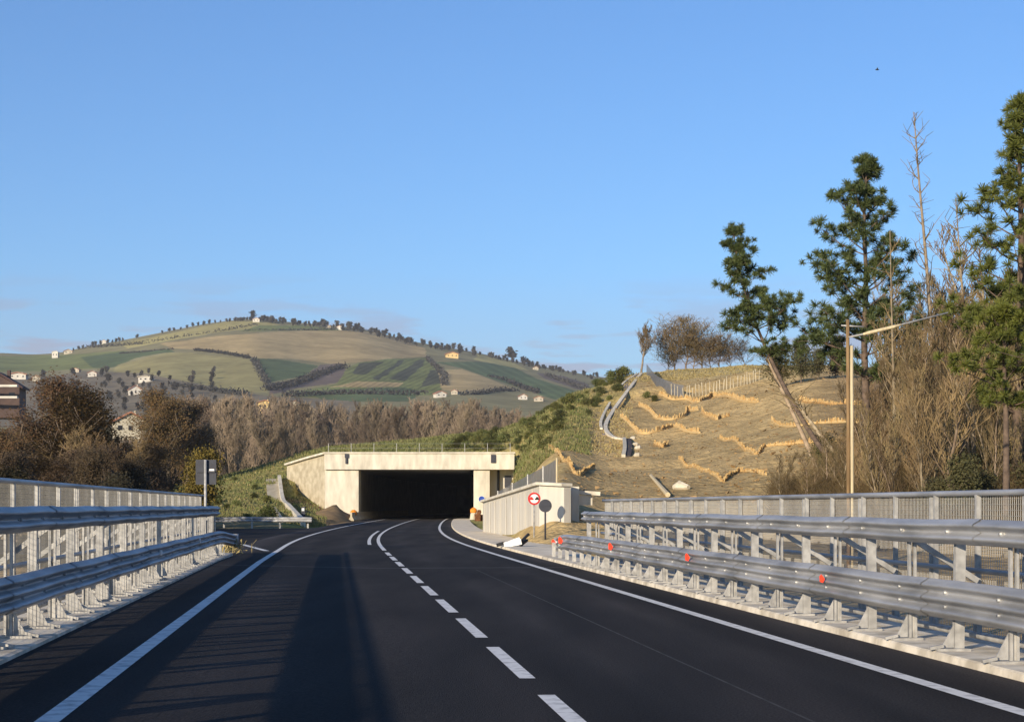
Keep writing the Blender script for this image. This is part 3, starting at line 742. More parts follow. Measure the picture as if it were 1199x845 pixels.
# grey net fence climbing above the wall
nf = thing('net_fence', 'grey net fence rising above the retaining wall to a pale end post', 'fence', tuple(at(600, 98)))
fp = [(583, 103, 2.35, .5), (600, 97, 2.75, .9), (618, 90, 3.1, 1.2), (636, 84, 3.4, 1.7), (652, 80, 3.68, 2.3)]
m = MB(); vs = []
for px, D, zt, zb in fp:
    x = (px - CX) / F * D; vs += [(x, D, zb), (x, D, zt)]
m.add(vs, [(2 * k, 2 * k + 2, 2 * k + 3, 2 * k + 1) for k in range(4)]); part('net', m, M['net_dark'], nf)
for k, (px, D, zt, zb) in enumerate(fp):
    x = (px - CX) / F * D; m = MB(); m.tube([(x, D - .05, zb - .6), (x, D - .05, zt + .06)], .05, 6)
    part('post', m, M['palewood'] if k == 4 else M['galv_post'], nf, origin=(x, D - .05, zb - .6))

# ------------------------------------------------------------------ signs beside the wall
def pole_sign(name, label, px, D, zc, r, facing, ringed):
    x = (px - CX) / F * D
    t = thing(name, label, 'road sign', (x, D, .07))
    m = MB(); m.tube([(x, D + .05, .07), (x, D + .05, zc + r * .8)], .035, 10); part('pole', m, M['galv_post'] if ringed else M['dark_metal'], t, True)
    m = MB(); m.disc((x, D, zc), r, (0, 1, 0), .03, 36); pl_ = part('plate', m, M['signwhite'] if ringed else M['dark_metal'], t)
    if ringed:
        m = MB(); m.ring((x, D - .022, zc), r * .70, r * .99, (0, 1, 0), .012, 40); part('red_rim', m, M['red'], pl_)
        for dx, mm in ((-.115, 'red'), (.115, 'black')):       # two cars side by side: no overtaking
            m = MB()
            m.poly_prism([(x + dx - .085, D - .024, zc - .05), (x + dx + .085, D - .024, zc - .05), (x + dx + .085, D - .024, zc + .01), (x + dx + .05, D - .024, zc + .02),
                          (x + dx + .035, D - .024, zc + .07), (x + dx - .035, D - .024, zc + .07), (x + dx - .05, D - .024, zc + .02), (x + dx - .085, D - .024, zc + .01)], (0, -.008, 0))
            part('car_symbol', m, M[mm], pl_)
    else:
        m = MB()
        m.bar((x - r * .8, D - .03, zc), (x + r * .8, D - .03, zc), .02, .05)
        part('clamp', m, M['dark_metal'], pl_)
pole_sign('no_overtaking_sign', 'round white no overtaking sign with a red rim before the wall', 625.5, 68, zy(68, 583.5), .255, -1, True)
pole_sign('round_sign', 'dark grey back of a round sign on a slim pole before the wall', 638.5, 65.5, zy(65.5, 591.8), .25, 1, False)
# toppled marker lying on the kerb
x0, D0 = (602 - CX) / F * 60, 60.0
m1 = MB()
t = thing('fallen_marker', 'toppled white and black marker lying on the right hand kerb', 'road marker', (x0, D0, .08))
m1.box((x0 - .05, D0, .19), (.62, .3, .2), Matrix.Rotation(math.radians(-12), 3, 'Y')); m1.box((x0 + .02, D0 + .2, .26), (.4, .25, .16), Matrix.Rotation(math.radians(-20), 3, 'Y')); part('panel', m1, M['signwhite'], t)
m1 = MB(); m1.bar((x0 - .62, D0, .12), (x0 - .32, D0, .2), .26, .12); part('foot', m1, M['black'], t)
m1 = MB(); m1.bar((x0 + .2, D0, .2), (x0 + .52, D0 + .1, .52), .12, .08); m1.bar((x0 + .22, D0 - .1, .12), (x0 + .45, D0 + .2, .3), .1, .08); part('strap', m1, M['black'], t)

# ------------------------------------------------------------------ left side: sign back, bollard, crossing rail, curved gully wall
x = (241 - CX) / F * 55
t = thing('panel_sign', 'dark back of a rectangular road sign on a pale pole', 'road sign', (x, 55, -.1))
m = MB(); m.tube([(x, 54.93, -.1), (x, 54.93, zy(55, 538))], .045, 10); part('pole', m, M['galv_post'], t, True)
m = MB(); m.box((x, 55.03, zy(55, 552.5)), (.66, .03, .80)); pl_ = part('plate', m, M['dark_metal'], t)
m = MB(); m.box((x + .19, 55.0, zy(55, 550)), (.16, .012, .07)); part('sticker', m, M['signwhite'], pl_)
m = MB()
m.bar((x - .3, 54.99, zy(55, 552)), (x + .3, 54.99, zy(55, 552)), .03, .05)
part('bracket', m, M['dark_metal'], t)

x = (355 - CX) / F * 150; zb = zg(x, 150)
t = thing('marker_post', 'short dark marker post standing on the soil bank by the portal', 'marker post', (x, 150, zb))
m = MB(); m.box((x, 150, zb + .55), (.34, .2, 1.1)); part('post', m, M['dark_metal'], t)
m = MB(); m.box((x, 149.88, zb + .85), (.22, .03, .25)); part('reflector', m, M['signwhite'], t)

def w_profile(h, waves, depth=.085, n=8):
    """front line of a corrugated beam: (out, z) pairs, closed by an offset back line"""
    N = waves * n + 1; f = []
    for k in range(N):
        tt = k / (N - 1); f.append((depth * (0.5 - 0.5 * math.cos(2 * math.pi * waves * tt)) ** 0.8, (tt - .5) * h))
    return f + [(a - .014, b) for a, b in f[::-1]]

def sweep(prof, path, side, end_caps=True):
    """path: list of (point, outward unit vector); profile swept along it"""
    mb = MB(); n = len(prof); vs = []
    for p, o in path:
        for a, b in prof: vs.append(p + o * a + Vector((0, 0, b)))
    fs = [(i * n + k, i * n + (k + 1) % n, (i + 1) * n + (k + 1) % n, (i + 1) * n + k) for i in range(len(path) - 1) for k in range(n)]
    if side < 0: fs = [f[::-1] for f in fs]
    mb.add(vs, fs); return mb

gr = thing('guardrail', 'short dark guardrail across the verge beyond the side road', 'guardrail', (-17, 117, 0))
path = [(Vector((x, 117 + .25 * math.sin(x), .56 + .02 * math.sin(x * 2))), Vector((0, -1, 0))) for x in np.linspace(-26, -13.7, 14)]
part('beam', sweep(w_profile(.36, 2), path, 1), M['galv'], gr, True)
for x in np.linspace(-25.5, -14, 7):
    m = MB(); m.box((x, 117.15, .3), (.12, .08, .85)); part('post', m, M['galv_post'], gr, origin=(x, 117.15, 0))

pts = [(327, 196), (331, 180), (338, 165), (346, 150), (352, 138), (355, 126)]
t = thing('gully_wall', 'curved pale concrete gully edge sweeping down to the side road', 'kerb wall', tuple(at(346, 150)))
def spline(ps, n):
    ps = [Vector(p) for p in ps]; out = []
    ext = [2 * ps[0] - ps[1]] + ps + [2 * ps[-1] - ps[-2]]
    for i in range(1, len(ext) - 2):
        for k in range(n):
            q = k / n; p0, p1, p2, p3 = ext[i - 1:i + 3]
            out.append(0.5 * ((2 * p1) + (p2 - p0) * q + (2 * p0 - 5 * p1 + 4 * p2 - p3) * q * q + (3 * p1 - p0 - 3 * p2 + p3) * q ** 3))
    return out + [ps[-1]]
gp = spline([at(a, b) for a, b in pts], 5)
m = MB()
for a, b in zip(gp[:-1], gp[1:]): m.bar(a + Vector((0, 0, .15)), b + Vector((0, 0, .15)), .38, .8)
part('edge', m, M['conc'], t)
m = MB()
for a, b in zip(gp[:-1], gp[1:]): m.bar(a + Vector((-.85, 0, -.05)), b + Vector((-.85, 0, -.05)), 1.35, .3)
part('channel', m, M['conc_dirty'], t)
m = MB()
for a, b in zip(gp[12:-1], gp[13:]): m.bar(a + Vector((-1.6, 0, .2)), b + Vector((-1.6, 0, .2)), .25, .7)
part('kerb', m, M['conc_dirty'], t)
# soil heap in front of the wing wall
m = MB(); N = 15
cx, cy = (388 - CX) / F * 174, 174
vs, fs = [], []
for i in range(N):
    for j in range(N):
        a, b = i / (N - 1) * 2 - 1, j / (N - 1) * 2 - 1
        r = math.hypot(a, b); x = cx + a * 2.6; y = cy + b * 10
        vs.append(Vector((x, y, -.15 + 1.75 * max(0, 1 - r) ** .8 * (1 + .35 * fbm(x, y, .5, 4)) - (.1 if r > .95 else 0))))
for i in range(N - 1):
    for j in range(N - 1): fs.append((i * N + j, (i + 1) * N + j, (i + 1) * N + j + 1, i * N + j + 1))
m.add(vs, fs); solo('soil_heap', m, M['soil'], 'heap of brown soil against the left pier of the portal', 'soil heap', (cx, cy, -.1), smooth=True)

# ------------------------------------------------------------------ the two bridge rails
SP = 1.36
def bridge_rail(side, name, label, D0, D1, D1low, o_beam, zlow, zup, zk, first_post, hup, hlow):
    """side +1: the road lies at larger offsets (left rail), -1: right rail"""
    root = thing(name, label, 'guardrail', tuple(road_pt((max(D0, 5) + D1) / 2, o_beam, zk)))
    def outv(D):
        s = road_s(D); k = math.hypot(1, s); return Vector((1 / k, -s / k, 0)) * side
    Dup = list(np.arange(D0, D1 + .01, 1.0))
    path = [(road_pt(D, o_beam, zup + .006 * math.sin(D * 1.7)), outv(D)) for D in Dup]
    m = sweep(w_profile(hup, 2, .085), path, side)
    for D in np.arange(first_post, D1, SP):
        if D > D0: m.disc(road_pt(D, o_beam + side * .01, zup), .018, outv(D), .05, 8)
    for q, D in enumerate(np.arange(first_post + SP * 1.5, D1 - 1, SP * 3)):
        if D > D0 + 1:
            j = sweep(w_profile(hup + .008, 2, .085), [(road_pt(d_, o_beam + side * .009, zup + .006 * math.sin(d_ * 1.7)), outv(d_)) for d_ in (D - .17, D + .17)], side)
            m.add(j.v, j.f)
    part('upper_beam', m, M['galv'], root, True)
    Dlo = list(np.arange(D0, D1low + .01, 1.0))
    def fl(D): return max(0, (D - (D1low - 6)) / 6)
    path = [(road_pt(D, o_beam + side * .02 - side * .45 * (fl(D) ** 2 if side < 0 else -.4 * fl(D) ** 2), zlow - .20 * fl(D) ** 1.5 + .006 * math.sin(D * 1.3)), outv(D)) for D in Dlo]
    m = sweep(w_profile(hlow, 3, .085), path, side)
    e = path[-1]                                            # rounded end of the beam
    m.tube([e[0] + e[1] * .04 + Vector((0, 0, -.2)), e[0] + e[1] * .04 + Vector((0, 0, .2))], .09, 8)
    for D in np.arange(first_post, D1low - 6, SP):
        if D > D0:
            for dz in (-.07, .07): m.disc(road_pt(D, o_beam + side * .03, zlow + dz), .018, outv(D), .05, 8)
    for q, D in enumerate(np.arange(first_post + SP * 2.5, D1low - 7, SP * 3)):
        if D > D0 + 1:
            j = sweep(w_profile(hlow + .008, 3, .085), [(road_pt(d_, o_beam + side * .029, zlow + .006 * math.sin(d_ * 1.3)), outv(d_)) for d_ in (D - .17, D + .17)], side)
            m.add(j.v, j.f)
    part('lower_beam', m, M['galv'], root, True)
    # low pipe and mid pipe behind the posts
    m = MB(); m.tube([road_pt(D, o_beam - side * .42, zk + .12) for D in Dup], .035, 8); part('base_pipe', m, M['galv_post'], root, True)
    # posts
    def post_mb(slim):
        m = MB(); s = side
        if slim:
            for e_ in (-.115, -.055): m.box((e_ * s, 0, (zup + .1 - zk) / 2), (.026, .05, zup + .1 - zk))
            m.box((-.085 * s, 0, .2), (.08, .012, .4))
        else:
            m.box((-.085 * s, 0, (zup + .1 - zk) / 2), (.10, .012, zup + .1 - zk))
        for e_ in () if slim else (-.13, -.04): m.box((e_ * s, .03, (zup + .1 - zk) / 2), (.012, .06, zup + .1 - zk))
        m.poly_prism([(-.03 * s, -.008, .27), (.10 * s, -.008, .03), (-.03 * s, -.008, .03)], (0, .016, 0))
        m.box((.0, 0, .012), (.34, .2, .024)); m.box((.16 * s, -.03, .035), (.14, .05, .03), Matrix.Rotation(.2 * s, 3, 'Y'))
        m.box((-.03 * s, .0, zup - zk), (.12, .11, .16)); m.box((-.03 * s, .0, zlow - zk), (.12, .11, .18))
        return m
    def brace_mb():
        m = MB(); s = side
        m.bar((-.14 * s, .03, zup - .12 - zk), (-.82 * s, .05, zlow + .12 - zk), .05, .06); return m
    pm = [None, None]; bm_ = None; k = 0
    D = first_post
    while D < D1 - .3:
        if D > D0:
            p = road_pt(D, o_beam - side * .02, zk)
            if pm[k % 2] is None:
                mb = post_mb(k % 2 == 0); pm[k % 2] = link_mesh('post', mb.v, mb.f, M['galv_post'], root); o = pm[k % 2]
            else:
                o = pm[k % 2].copy(); COL.objects.link(o)
            o.location = p - root.location; o.rotation_euler = (rnd.gauss(0, .006), rnd.gauss(0, .006), heading(D) + rnd.gauss(0, .02))
            if k % 2 == 0:
                if bm_ is None:
                    mb = brace_mb(); bm_ = link_mesh('brace', mb.v, mb.f, M['galv_post'], root); b = bm_
                else:
                    b = bm_.copy(); COL.objects.link(b)
                b.location = p - root.location; b.rotation_euler = (0, 0, heading(D))
        k += 1; D += SP
    for q, D in enumerate(np.arange(D1 + .6, D1low - .5, SP)):          # short posts under the running-out lower beam
        m = MB(); b = road_pt(D, o_beam - side * .1, zk - .1); m.box(b + Vector((0, 0, zlow / 2 - .1)), (.1, .06, zlow + .05)); part('short_post', m, M['galv_post'], root, origin=tuple(b))
    return root

def parapet_fence(side, name, label, D0, D1, o, zk, ztop, net, first_post):
    root = thing(name, label, 'fence', tuple(road_pt((max(D0, 5) + D1) / 2, o, zk)))
    Ds = list(np.arange(D0, D1 + .01, 1.0))
    m = MB(); m.tube([road_pt(D, o, ztop) for D in Ds], .032, 8); part('top_rail', m, M['galv'], root, True)
    m = MB(); m.tube([road_pt(D, o + side * .05, .80) for D in Ds], .03, 8); part('mid_rail', m, M['galv'], root, True)
    m = MB()
    for D in np.arange(D0, D1, .05):
        m.tube([road_pt(D, o - side * .04, zk + .04), road_pt(D, o - side * .04, ztop)], .0024 if side > 0 else .0036, 4, False)
    for z in np.arange(zk + .06, ztop, .06):
        m.tube([road_pt(D, o - side * .032, z) for D in Ds], .0017, 4, False)
    part('wire_net', m, net, root)
    pm = None; k = 0; D = first_post
    for D in np.arange(first_post, D1 - .2, 1.66 if side > 0 else SP):
        if D < D0: continue
        p = road_pt(D, o, zk)
        if pm is None:
            mb = MB(); h = ztop - zk
            mb.box((0, 0, h / 2), (.05, .06, h)); mb.box((0, 0, .012), (.2, .16, .024)); mb.bar((side * -.0, 0, .02), (side * -.0, .0, .3), .09, .03)
            pm = link_mesh('post', mb.v, mb.f, M['galv_post'], root); pm2 = None; q = pm
        elif k % 2 == 0:
            q = pm.copy(); COL.objects.link(q)
        else:
            if pm2 is None:
                mb = MB(); h = ztop - zk
                mb.box((0, -.07, h / 2), (.05, .045, h)); mb.box((0, .07, h / 2), (.05, .045, h - .08)); mb.box((0, 0, .012), (.2, .3, .024))
                pm2 = link_mesh('post', mb.v, mb.f, M['galv_post'], root); q = pm2
            else:
                q = pm2.copy(); COL.objects.link(q)
        q.location = p - root.location; q.rotation_euler = (0, 0, heading(D)); k += 1
    return root

lr = bridge_rail(1, 'guardrail', 'shaded double guardrail on the left kerb, its road face in shadow', -6, 48.6, 53.5, -4.9, .62, 1.36, .145, -6.4, .27, .37)
rr = bridge_rail(-1, 'guardrail', 'sunlit double guardrail with red reflectors on the right kerb', 9, 41.5, 49, 4.36, .575, 1.245, .075, 9.6, .245, .385)
parapet_fence(1, 'parapet_fence', 'wire net parapet fence behind the shaded left guardrail', -6, 50, -5.45, .145, 1.79, M['wire'], -5.8)
parapet_fence(-1, 'parapet_fence', 'see through wire parapet fence behind the sunlit right guardrail', 9, 44, 5.3, .075, 1.64, M['wire_pale'], 9.9)
# reflectors on the lower right beam, two pale ones on the left
for px, py in ((977, 679), (815, 653), (723, 640), (662, 641), (629, 640)):
    D = None
    for D_ in np.arange(12, 49, .05):
        q = road_pt(D_, 4.36, .6)
        if CX + q.x / q.y * F <= px: D = D_; break
    if D is None: D = 48.6
    f = max(0, (D - 43) / 6)
    p = road_pt(D, 4.36 + .45 * f * f - .13, max(.3, min(.7, zy(D, py) if D < 44 else .62 - .2 * f ** 1.5)))
    m = MB(); k_ = .62 + max(0, D - 20) / 42; m.poly_prism([p + Vector((a * k_, 0, b * k_)) for a, b in ((-.06, -.06), (0, -.08), (.035, -.01), (.0, .05), (-.035, .085), (-.065, .05))], (0, .02, 0))
    part('reflector', m, M['reflector'], rr, origin=tuple(p))
for px, py in ((187, 646), (233, 632)):
    D = next((D_ for D_ in np.arange(12, 51, .05) if CX + road_pt(D_, -4.8).x / road_pt(D_, -4.8).y * F >= px), 48)
    p = road_pt(D, -4.9 + .12, max(.5, min(.74, zy(D, py))))
    m = MB(); m.disc(p, .055, (1, 0, 0), .03, 12); part('reflector', m, M['signwhite'], lr, origin=tuple(p))
# dry debris where the left rail runs out
m = MB()
for k in range(260):
    p = Vector((rnd.gauss(-8.85, .35), rnd.gauss(52.0, .9), -.05 + rnd.uniform(0, .3)))
    q = p + Vector((rnd.uniform(-.2, .2), rnd.uniform(-.2, .2), rnd.uniform(-.02, .3))); w = Vector((rnd.uniform(-.06, .06), .02, .03))
    m.add([p, q, q + w], [(0, 1, 2)])
tag(solo('dry_weeds', m, M['drygrass'], None, None, (-8.85, 52, -.05)), kind='stuff')

# ------------------------------------------------------------------ drainage gully, wattles and fences on the cut slope
def strip_on_slope(pairs, width, zoff, th):
    m = MB(); ps = spline(pairs, 6)
    for a, b in zip(ps[:-1], ps[1:]): m.bar(a + Vector((0, 0, zoff)), b + Vector((0, 0, zoff)), width, th)
    return m
gl = [(746, 434), (729, 452), (713, 476), (704, 496), (704, 507)]
gr_ = [(751, 437), (735, 458), (719, 481), (709, 500), (716, 512), (731, 519)]
t = thing('drainage_channel', 'pale stone drainage channel running down the cut slope from its top', 'drainage channel', tuple(hit(704, 500)))
part('edge', strip_on_slope([hit(*p) for p in gl], .26, .0, .30), M['rubble'], t)
part('edge', strip_on_slope([hit(*p) for p in gr_], .36, -.02, .28), M['rubble'], t)
part('bed', strip_on_slope([hit((a[0] + b[0]) / 2, (a[1] + b[1]) / 2 + .5) for a, b in zip(gl, gr_)], .7, -.03, .2), mat('shaded_channel_bed', (.22, .19, .18), (.14, .12, .12), scale=2), t)  # grey purple shadow inside the channel is put into the bed colour
t = thing('drain_outlet', 'short dark drain outlet below the end of the pale channel', 'drain outlet', tuple(hit(735, 530)))
part('bed', strip_on_slope([hit(734, 521), hit(735, 529), hit(733, 537)], .7, .0, .24), M['outlet'], t)
part('edge', strip_on_slope([hit(731, 521), hit(731.5, 529), hit(730, 537)], .3, .05, .36), M['stone'], t)
for k, (px, py) in enumerate(((741, 518), (744, 523), (747, 529), (746, 535))):
    p = hit(px, py); m = MB(); bmv = []
    m.tube([p + Vector((-.26, 0, .03)), p + Vector((-.1, .03, .08)), p + Vector((.12, .05, .1)), p + Vector((.27, .1, .04))], [.08, .19, .2, .07], 8)
    solo('boulder', m, M['stone'], 'pale boulder in the short row beside the drain outlet', 'boulder', tuple(p), 'pale boulders by the drain outlet')

WAT = [
 ([(772, 461), (786, 467), (807, 470), (819, 468), (834, 462), (851, 464), (866, 470), (888, 471)], 'longest orange wattle row, topmost on the slope under the paling fence'),
 ([(748, 474), (760, 481), (775, 489), (801, 486), (804, 481), (817, 480)], 'orange wattle row starting at its upper left near the channel top'),
 ([(822, 483), (837, 492), (843, 490), (854, 487)], 'short dipping orange wattle row left of the leaning pine trunk'),
 ([(727, 489), (742, 501), (751, 506), (772, 505), (789, 498), (801, 503), (819, 506)], 'orange wattle row with a peaked middle, nearest the channel foot'),
 ([(766, 520), (775, 524), (782, 521)], 'smallest orange wattle scrap alone in the middle of the slope'),
 ([(843, 514), (863, 518), (884, 531), (896, 526), (930, 521), (985, 519)], 'long orange wattle row passing behind the leaning pine trunks'),
 ([(795, 537), (813, 545), (834, 555), (846, 562), (863, 552), (881, 551), (897, 555)], 'lowest orange wattle row, sagging just above the guardrail fence'),
 ([(643, 524), (659, 538), (672, 554), (696, 548)], 'bent orange wattle row above the retaining wall and net fence'),
 ([(936, 469), (955, 472), (990, 474), (1035, 472)], 'orange wattle row of upright stakes behind the wooden pole'),
 ([(904, 494), (927, 498), (965, 496), (1026, 497)], 'patchy orange wattle row among the scrub behind the pole'),
]
for pts, lab in WAT:
    ps = [hit(a, b + 2) for a, b in pts]; sp = spline(ps, 8)
    L = sum((b - a).length for a, b in zip(sp[:-1], sp[1:])); 
    m = MB(); c0 = sp[len(sp) // 2]
    sc = c0.y / 150
    for a, b in zip(sp[:-1], sp[1:]):
        n = max(2, int((b - a).length / (.085)))
        for k in range(n):
            if rnd.random() < .10 + .2 * (fbm(a.x, a.y, .9, 7.0) > .25): continue
            p = a + (b - a) * (k + rnd.random()) / n
            p.z = zg(p.x, p.y) - .1
            h = (.44 + .16 * fbm(p.x, p.y, .7, 2.2) + rnd.uniform(-.14, .12)) * sc
            w = rnd.uniform(.05, .085)
            m.tube([p, p + Vector((rnd.uniform(-.06, .06), rnd.uniform(-.2, 0), max(.2, h)))], [w, w * .7], 4, False)
    m.tube([Vector((q.x, q.y, zg(q.x, q.y) + .06)) for q in sp], .11 * sc, 6)
    solo('wattle_fence', m, M['wattle'], lab, 'wattle fence', tuple(c0), 'orange wattle rows on the cut slope')

# grey paling fence at the top of the cut
t = thing('paling_fence', 'grey net and stake fence along the top of the cut slope', 'fence', tuple(hit(800, 458)))
pf = [hit(a, b) for a, b in ((757, 440), (768, 452), (780, 460), (797, 465), (815, 465), (835, 460), (855, 455), (875, 450), (892, 446))]
sp = spline(pf, 5)
m = MB(); vs = []
for p in sp[:17]: vs += [p + Vector((0, 0, -.1)), p + Vector((0, 0, 1.3))]
m.add(vs, [(2 * k, 2 * k + 2, 2 * k + 3, 2 * k + 1) for k in range(16)]); part('net', m, M['net_dark'], t)
L = 0
for a, b in zip(sp[12:-1], sp[13:]):
    n = max(1, int((b - a).length / .62))
    for k in range(n):
        p = a + (b - a) * k / n
        m = MB(); h = 1.15 + rnd.uniform(-.25, .3); m.tube([p + Vector((0, 0, -.3)), p + Vector((rnd.uniform(-.12, .12), 0, h))], .05, 5); part('stake', m, M['conc_dirty'], t, origin=tuple(p))
# bits on the slope
p, q = hit(762, 562), hit(782, 583)
m = MB(); m.tube([p + Vector((0, 0, .25)), q + Vector((0, 0, .15))], [.09, .13], 7); solo('log', m, M['palewood'], 'pale log lying down the foot of the slope above the fence', 'log', tuple(p))
p = hit(796, 574); m = MB(); m.tube([p + Vector((-.3, .2, .1)), p + Vector((0, 0, .2)), p + Vector((.4, -.6, .12))], [.15, .28, .12], 7); solo('boulder', m, M['stone'], 'lone pale boulder at the foot of the slope beside the log', 'boulder', tuple(p))

# ------------------------------------------------------------------ lamp pole
x, D = (995 - CX) / F * 40, 40.0
zb = zg(x, D)
t = thing('lamp_pole', 'tall brown wooden pole with a white conduit and a long side arm', 'lamp post', (x, D, zb))
m = MB(); m.tube([(x - .03, D, zb - .3), (x - .035, D, 3.2), (x - .05, D, zy(40, 374))], [.050, .047, .04], 10); part('pole', m, M['wood'], t, True)
m = MB(); m.tube([(x + .055, D - .05, zb), (x + .035, D - .05, zy(40, 405))], .038, 8); part('conduit', m, M['palewood'], t, True)
m = MB(); m.tube([(x - .04, D - .06, zy(40, 395)), (x + .3, D - .05, zy(40, 391.5)), (x + 2.3, D, zy(40, 366))], [.022, .024, .018], 7)
m.tube([(x - .2, D, zy(40, 381)), (x + .32, D, zy(40, 382.5))], .02, 6); arm_ = part('arm', m, M['galv_post'], t, True)
m = MB(); m.tube([(x + .3, D - .05, zy(40, 391.5)), (x + .45, D - .05, zy(40, 389.6)), (x + 1.0, D - .04, zy(40, 383)), (x + 1.2, D - .04, zy(40, 380.2))], [.028, .042, .04, .026], 9); part('lamp_head', m, M['palewood'], arm_, True)

# ------------------------------------------------------------------ houses
def house(px, py, w_px, h_px, wall, roof, label, D=None, rz=0.0, hip=.38, deep=.8, windows=2, name='house'):
    p = hill_hit(px, py) if D is None else Vector(((px - CX) / F * D, D, zy(D, py)))
    if D is None: w_px *= .78; h_px *= .78
    D = p.y; w, h = w_px * D / F, h_px * D / F; d = w * deep
    t = thing(name, label, 'house', tuple(p - Vector((0, 0, .5))))
    R = Matrix.Rotation(rz, 3, 'Z')
    def W(v): return p + R @ Vector(v)
    m = MB(); hw = h * (1 - hip)
    ring = [W((-w / 2, -d / 2, -3)), W((w / 2, -d / 2, -3)), W((w / 2, -d / 2, hw)), W((-w / 2, -d / 2, hw))]
    m.poly_prism([W((-d / 2 * 0 - w / 2, -d / 2, -3)), W((w / 2, -d / 2, -3)), W((w / 2, -d / 2, hw)), W((0, -d / 2, h * .97)), W((-w / 2, -d / 2, hw))], R @ Vector((0, d, 0)))
    part('wall', m, wall, t)
    m = MB(); e_ = .08 * w; th = .05 * w; sl = (h - hw) / (w / 2)
    for s in (-1, 1):
        a = [(s * (w / 2 + e_), -d / 2 - e_, hw - sl * e_), (0, -d / 2 - e_, h), (0, d / 2 + e_, h), (s * (w / 2 + e_), d / 2 + e_, hw - sl * e_)]
        m.poly_prism([W(v) for v in a], (0, 0, th))
    rf = part('roof', m, roof, t)
    m = MB(); m.box(W((w * .2, 0, h)), (w * .07, w * .07, h * .25)); part('chimney', m, wall, rf)
    for k in range(windows):
        xk = -w / 2 + w * (k + .5) / windows
        m = MB()
        c = W((xk, -d / 2 - .03, hw * .55)); m.box(c, (min(1.4, w * .14), .12, min(1.7, hw * .3)), R)
        part('window', m, M['glass_dark'], t, origin=tuple(c))
    return t
PL, PW, PYW, PG = M['plaster'], M['plaster_white'], M['plaster_yellow'], M['plaster_grey']
HOUSES = [
 (300, 377, 10, 6, PW, M['tiles'], 'small white house on the very summit of the far hill', None, .1, .4),
 (398, 386, 8, 6, PW, M['tiles'], 'white house on the ridge to the right of the summit', None, -.2, .35),
 (384, 384, 7, 4, PL, M['tiles'], 'cream cottage half hidden by ridge trees past the summit', None, .3, .35),
 (65, 419, 9, 10, PW, M['plaster_white'], 'white tower like house on the left shoulder of the hill', None, 0, .15),
 (80, 414, 12, 6, PL, M['tiles'], 'orange roofed house beside the white tower like house', None, .2, .45),
 (122, 402, 7, 5, PW, M['tiles'], 'tiny white house among dark trees on the left ridge', None, 0, .35),
 (529, 419, 18, 8, PYW, M['tiles'], 'yellow farmhouse on the right hand slope of the hill', None, .15, .35),
 (515, 465, 16, 9, PW, M['tiles'], 'white house with orange roof at the foot of the tan field', None, .4, .4),
 (533, 462, 10, 7, PL, M['tiles'], 'cream house tucked behind the white house by the tan field', None, -.3, .4),
 (612, 468, 12, 8, PW, M['tiles'], 'white cottage at the edge of the green strip field', None, .2, .4),
 (631, 470, 14, 7, PL, M['tiles'], 'long pale cottage nearest the grassy flank of the cutting', None, -.1, .4),
 (627, 433, 8, 5, PL, M['tiles'], 'small pale farmhouse below the big ridge tree', None, .1, .4),
 (108, 441, 13, 8, PW, M['tiles'], 'white house above the rust coloured tree crown', None, .2, .4),
 (90, 436, 10, 6, PL, M['tiles'], 'pinkish roofed house left of the white house on the slope', None, -.2, .4),
 (171, 447, 21, 8, PW, M['plaster'], 'long white farm building with flat pale roof in the valley', None, .1, .2),
 (158, 462, 18, 13, PW, M['tiles'], 'white gabled house with red roof above the russet tree', None, .35, .45),
 (165, 477, 14, 8, PL, M['tiles'], 'low cream house with brown roof just below the white gable', None, .2, .4),
 (151, 511, 36, 27, PL, M['tiles'], 'large cream house with a wide tiled gable among bare trees', 420, .35, .35),
 (73, 489, 19, 11, PYW, M['plaster_yellow'], 'small yellow walled house behind the brown treetops', 560, .2, .25),
 (22, 444, 24, 9, PW, M['tiles'], 'white house above the dark roofed villa', None, .1, .3),
 (43, 446, 12, 8, PL, M['tiles'], 'cream house beside the rust coloured tree top', None, .1, .3),
 (268, 482, 26, 13, mat('brick_plaster', (.36, .25, .16), (.3, .2, .13), scale=.5), M['tiles_dark'], 'brown walled house half hidden in the bare wood', 620, .3, .3),
 (310, 480, 17, 11, PYW, M['tiles'], 'ochre house at the far edge of the bare wood', 640, .2, .25),
 (345, 476, 10, 7, PL, M['tiles'], 'tiny cream house showing above the bare treetops', 800, .2, .4),
 (230, 498, 18, 9, PL, M['tiles'], 'low pale shed house with tiled roof behind the russet tree', 560, -.3, .35),
]
for (px, py, w, h, wm, rm, lab, D, rz, hip) in HOUSES:
    house(px, py, w, h, wm, rm, lab, D, rz, hip, windows=3 if w > 16 else 2)
house(0, 476, 52, 38, mat('dark_brown_wall', (.10, .065, .055), (.07, .045, .04), scale=.4), M['tiles_dark'], 'dark roofed villa with white balconies at the left edge', 430, .1, .42, windows=3, name='villa')
vl = bpy.data.objects['villa']; p = Vector(vl.location)
m = MB()
for zz in (2.2, 5.0): m.box((p.x + 0, 419.5, p.z + zz), (15, 1.2, .55))
part('balcony', m, M['plaster_white'], vl)

